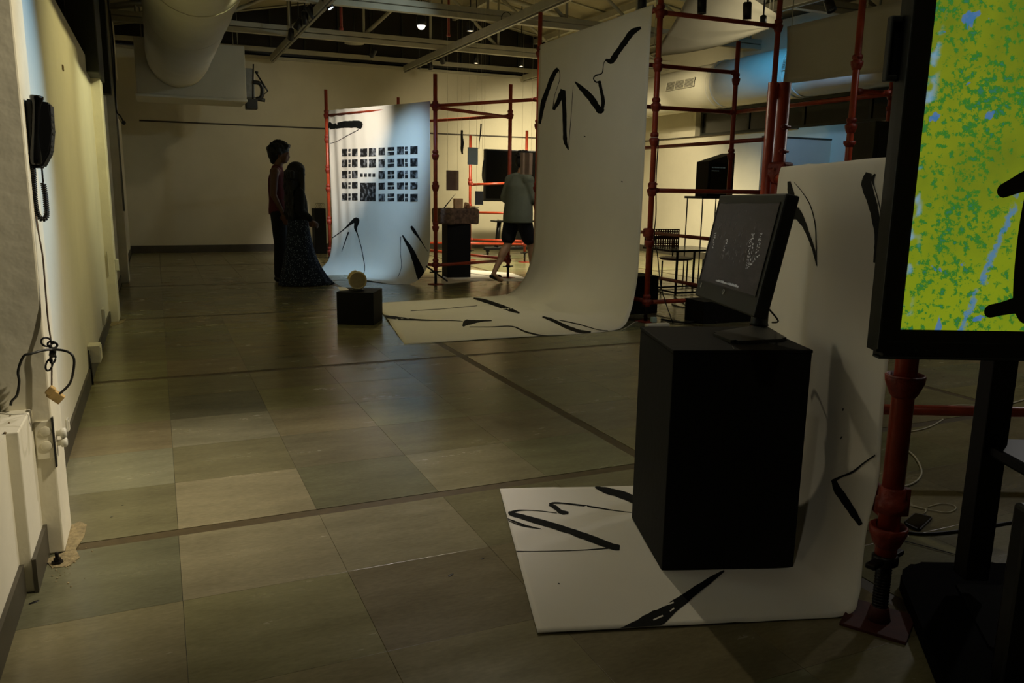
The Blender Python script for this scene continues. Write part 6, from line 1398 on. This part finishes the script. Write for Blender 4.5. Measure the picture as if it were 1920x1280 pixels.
# ---- walking person in a grey green t-shirt
fp_ = fl(970, 529); hp = math.atan2(0.898, 0.398) - 0.75
per = thing('person', 'person in a grey green t-shirt and dark shorts walking behind the tall banner', 'person', (fp_.x, fp_.y, 0), hp)
bm = nb(); head(bm, (0.09, -0.02, 1.60), 1.0, 0.25); caps(bm, (0.03, 0, 1.40), 0.06, (0.06, -0.01, 1.53), 0.055)
ell(bm, (0.01, 0, 1.24), (0.105, 0.165, 0.18)); ell(bm, (-0.01, 0, 1.03), (0.10, 0.15, 0.15)); ell(bm, (-0.015, 0, 0.92), (0.115, 0.165, 0.12))
for sd in (-1, 1):
    caps(bm, (0.01, 0.07 * sd, 1.39), 0.05, (0.005, 0.175 * sd, 1.36), 0.056); caps(bm, (0.005, 0.185 * sd, 1.35), 0.048, (0.03 - 0.05 * sd, 0.215 * sd, 1.08), 0.038); caps(bm, (0.03 - 0.05 * sd, 0.215 * sd, 1.08), 0.036, (0.17, 0.18 * sd, 0.92), 0.026)
    hand(bm, (0.18, 0.178 * sd, 0.91), (0.75, -0.1 * sd, -0.65), (0.1, -sd, -0.2), 0.95)
# trailing left leg (heel raised), leading right leg
caps(bm, (-0.03, 0.085, 0.88), 0.088, (-0.10, 0.10, 0.50), 0.056); caps(bm, (-0.10, 0.10, 0.50), 0.055, (-0.34, 0.11, 0.15), 0.033); ell(bm, (-0.19, 0.10, 0.40), (0.055, 0.050, 0.11), Matrix.Rotation(0.55, 4, 'Y'))
caps(bm, (-0.35, 0.11, 0.12), 0.034, (-0.24, 0.115, 0.045), 0.030); caps(bm, (-0.24, 0.115, 0.045), 0.030, (-0.18, 0.12, 0.032), 0.024)
caps(bm, (0.0, -0.085, 0.88), 0.088, (0.16, -0.09, 0.50), 0.056); caps(bm, (0.16, -0.09, 0.50), 0.055, (0.22, -0.09, 0.10), 0.034); caps(bm, (0.20, -0.09, 0.05), 0.036, (0.38, -0.10, 0.034), 0.026)
fused('body', bm, mat('skin_pale', 'b08a6c', 0.5, var=0.05), per, 0.0085)
bm = nb(); ell(bm, (0.055, -0.02, 1.655), (0.105, 0.090, 0.085)); ell(bm, (0.01, -0.01, 1.60), (0.072, 0.080, 0.085))
rg = random.Random(14)
for k in range(50):
    a_, b2 = rg.uniform(0, 2 * PI), rg.uniform(0, 1.2); d = V(math.cos(a_) * math.cos(b2), math.sin(a_) * math.cos(b2), math.sin(b2)); c = V(0.05, -0.02, 1.655) + V(d.x * 0.105, d.y * 0.09, d.z * 0.085)
    if c.x > 0.12 and c.z < 1.67: continue
    ell(bm, c, (0.02, 0.02, 0.018))
fused('short_hair', bm, hairm, per, 0.008, 1)
ts_m = mat('grey_green_tshirt', '6d7468', 0.9, var=0.08, scale=8, bump=0.2, bscale=20)
bm = nb(); loft(bm, [((-0.015, 0, 0.80), 0.165, 0.225), ((-0.012, 0, 0.90), 0.165, 0.225), ((-0.0, 0, 1.10), 0.150, 0.21), ((0.008, 0, 1.28), 0.135, 0.20), ((0.015, 0, 1.38), 0.09, 0.16), ((0.02, 0, 1.44), 0.065, 0.08)], 28)
for sd in (-1, 1): caps(bm, (0.008, 0.05 * sd, 1.395), 0.070, (0.005, 0.17 * sd, 1.36), 0.072); caps(bm, (0.005, 0.15 * sd, 1.35), 0.080, (0.02 - 0.04 * sd, 0.215 * sd, 1.13), 0.080)
fused('tshirt', bm, ts_m, per, 0.012)
bm = nb(); caps(bm, (-0.03, 0.085, 0.86), 0.115, (-0.085, 0.10, 0.60), 0.098); caps(bm, (0.0, -0.085, 0.86), 0.115, (0.11, -0.09, 0.60), 0.098); ell(bm, (-0.015, 0, 0.88), (0.13, 0.175, 0.10)); fused('shorts', bm, mat('navy_shorts', '0c0e18', 0.9, var=0.15), per, 0.011)
for (a_, b2) in (((-0.40, 0.11, 0.10), (-0.19, 0.12, 0.018)), ((0.16, -0.09, 0.018), (0.40, -0.10, 0.016))):
    bm = nb(); caps(bm, a_, 0.024, b2, 0.017); mid = (Vector(a_) + Vector(b2)) / 2; ell(bm, mid + V(0.05, 0, 0.035), (0.045, 0.045, 0.018), Matrix.Rotation(0.35 if a_[2] > 0.05 else 0.0, 4, 'Y')); fused('sandal', bm, blackf, per, 0.008, 1)
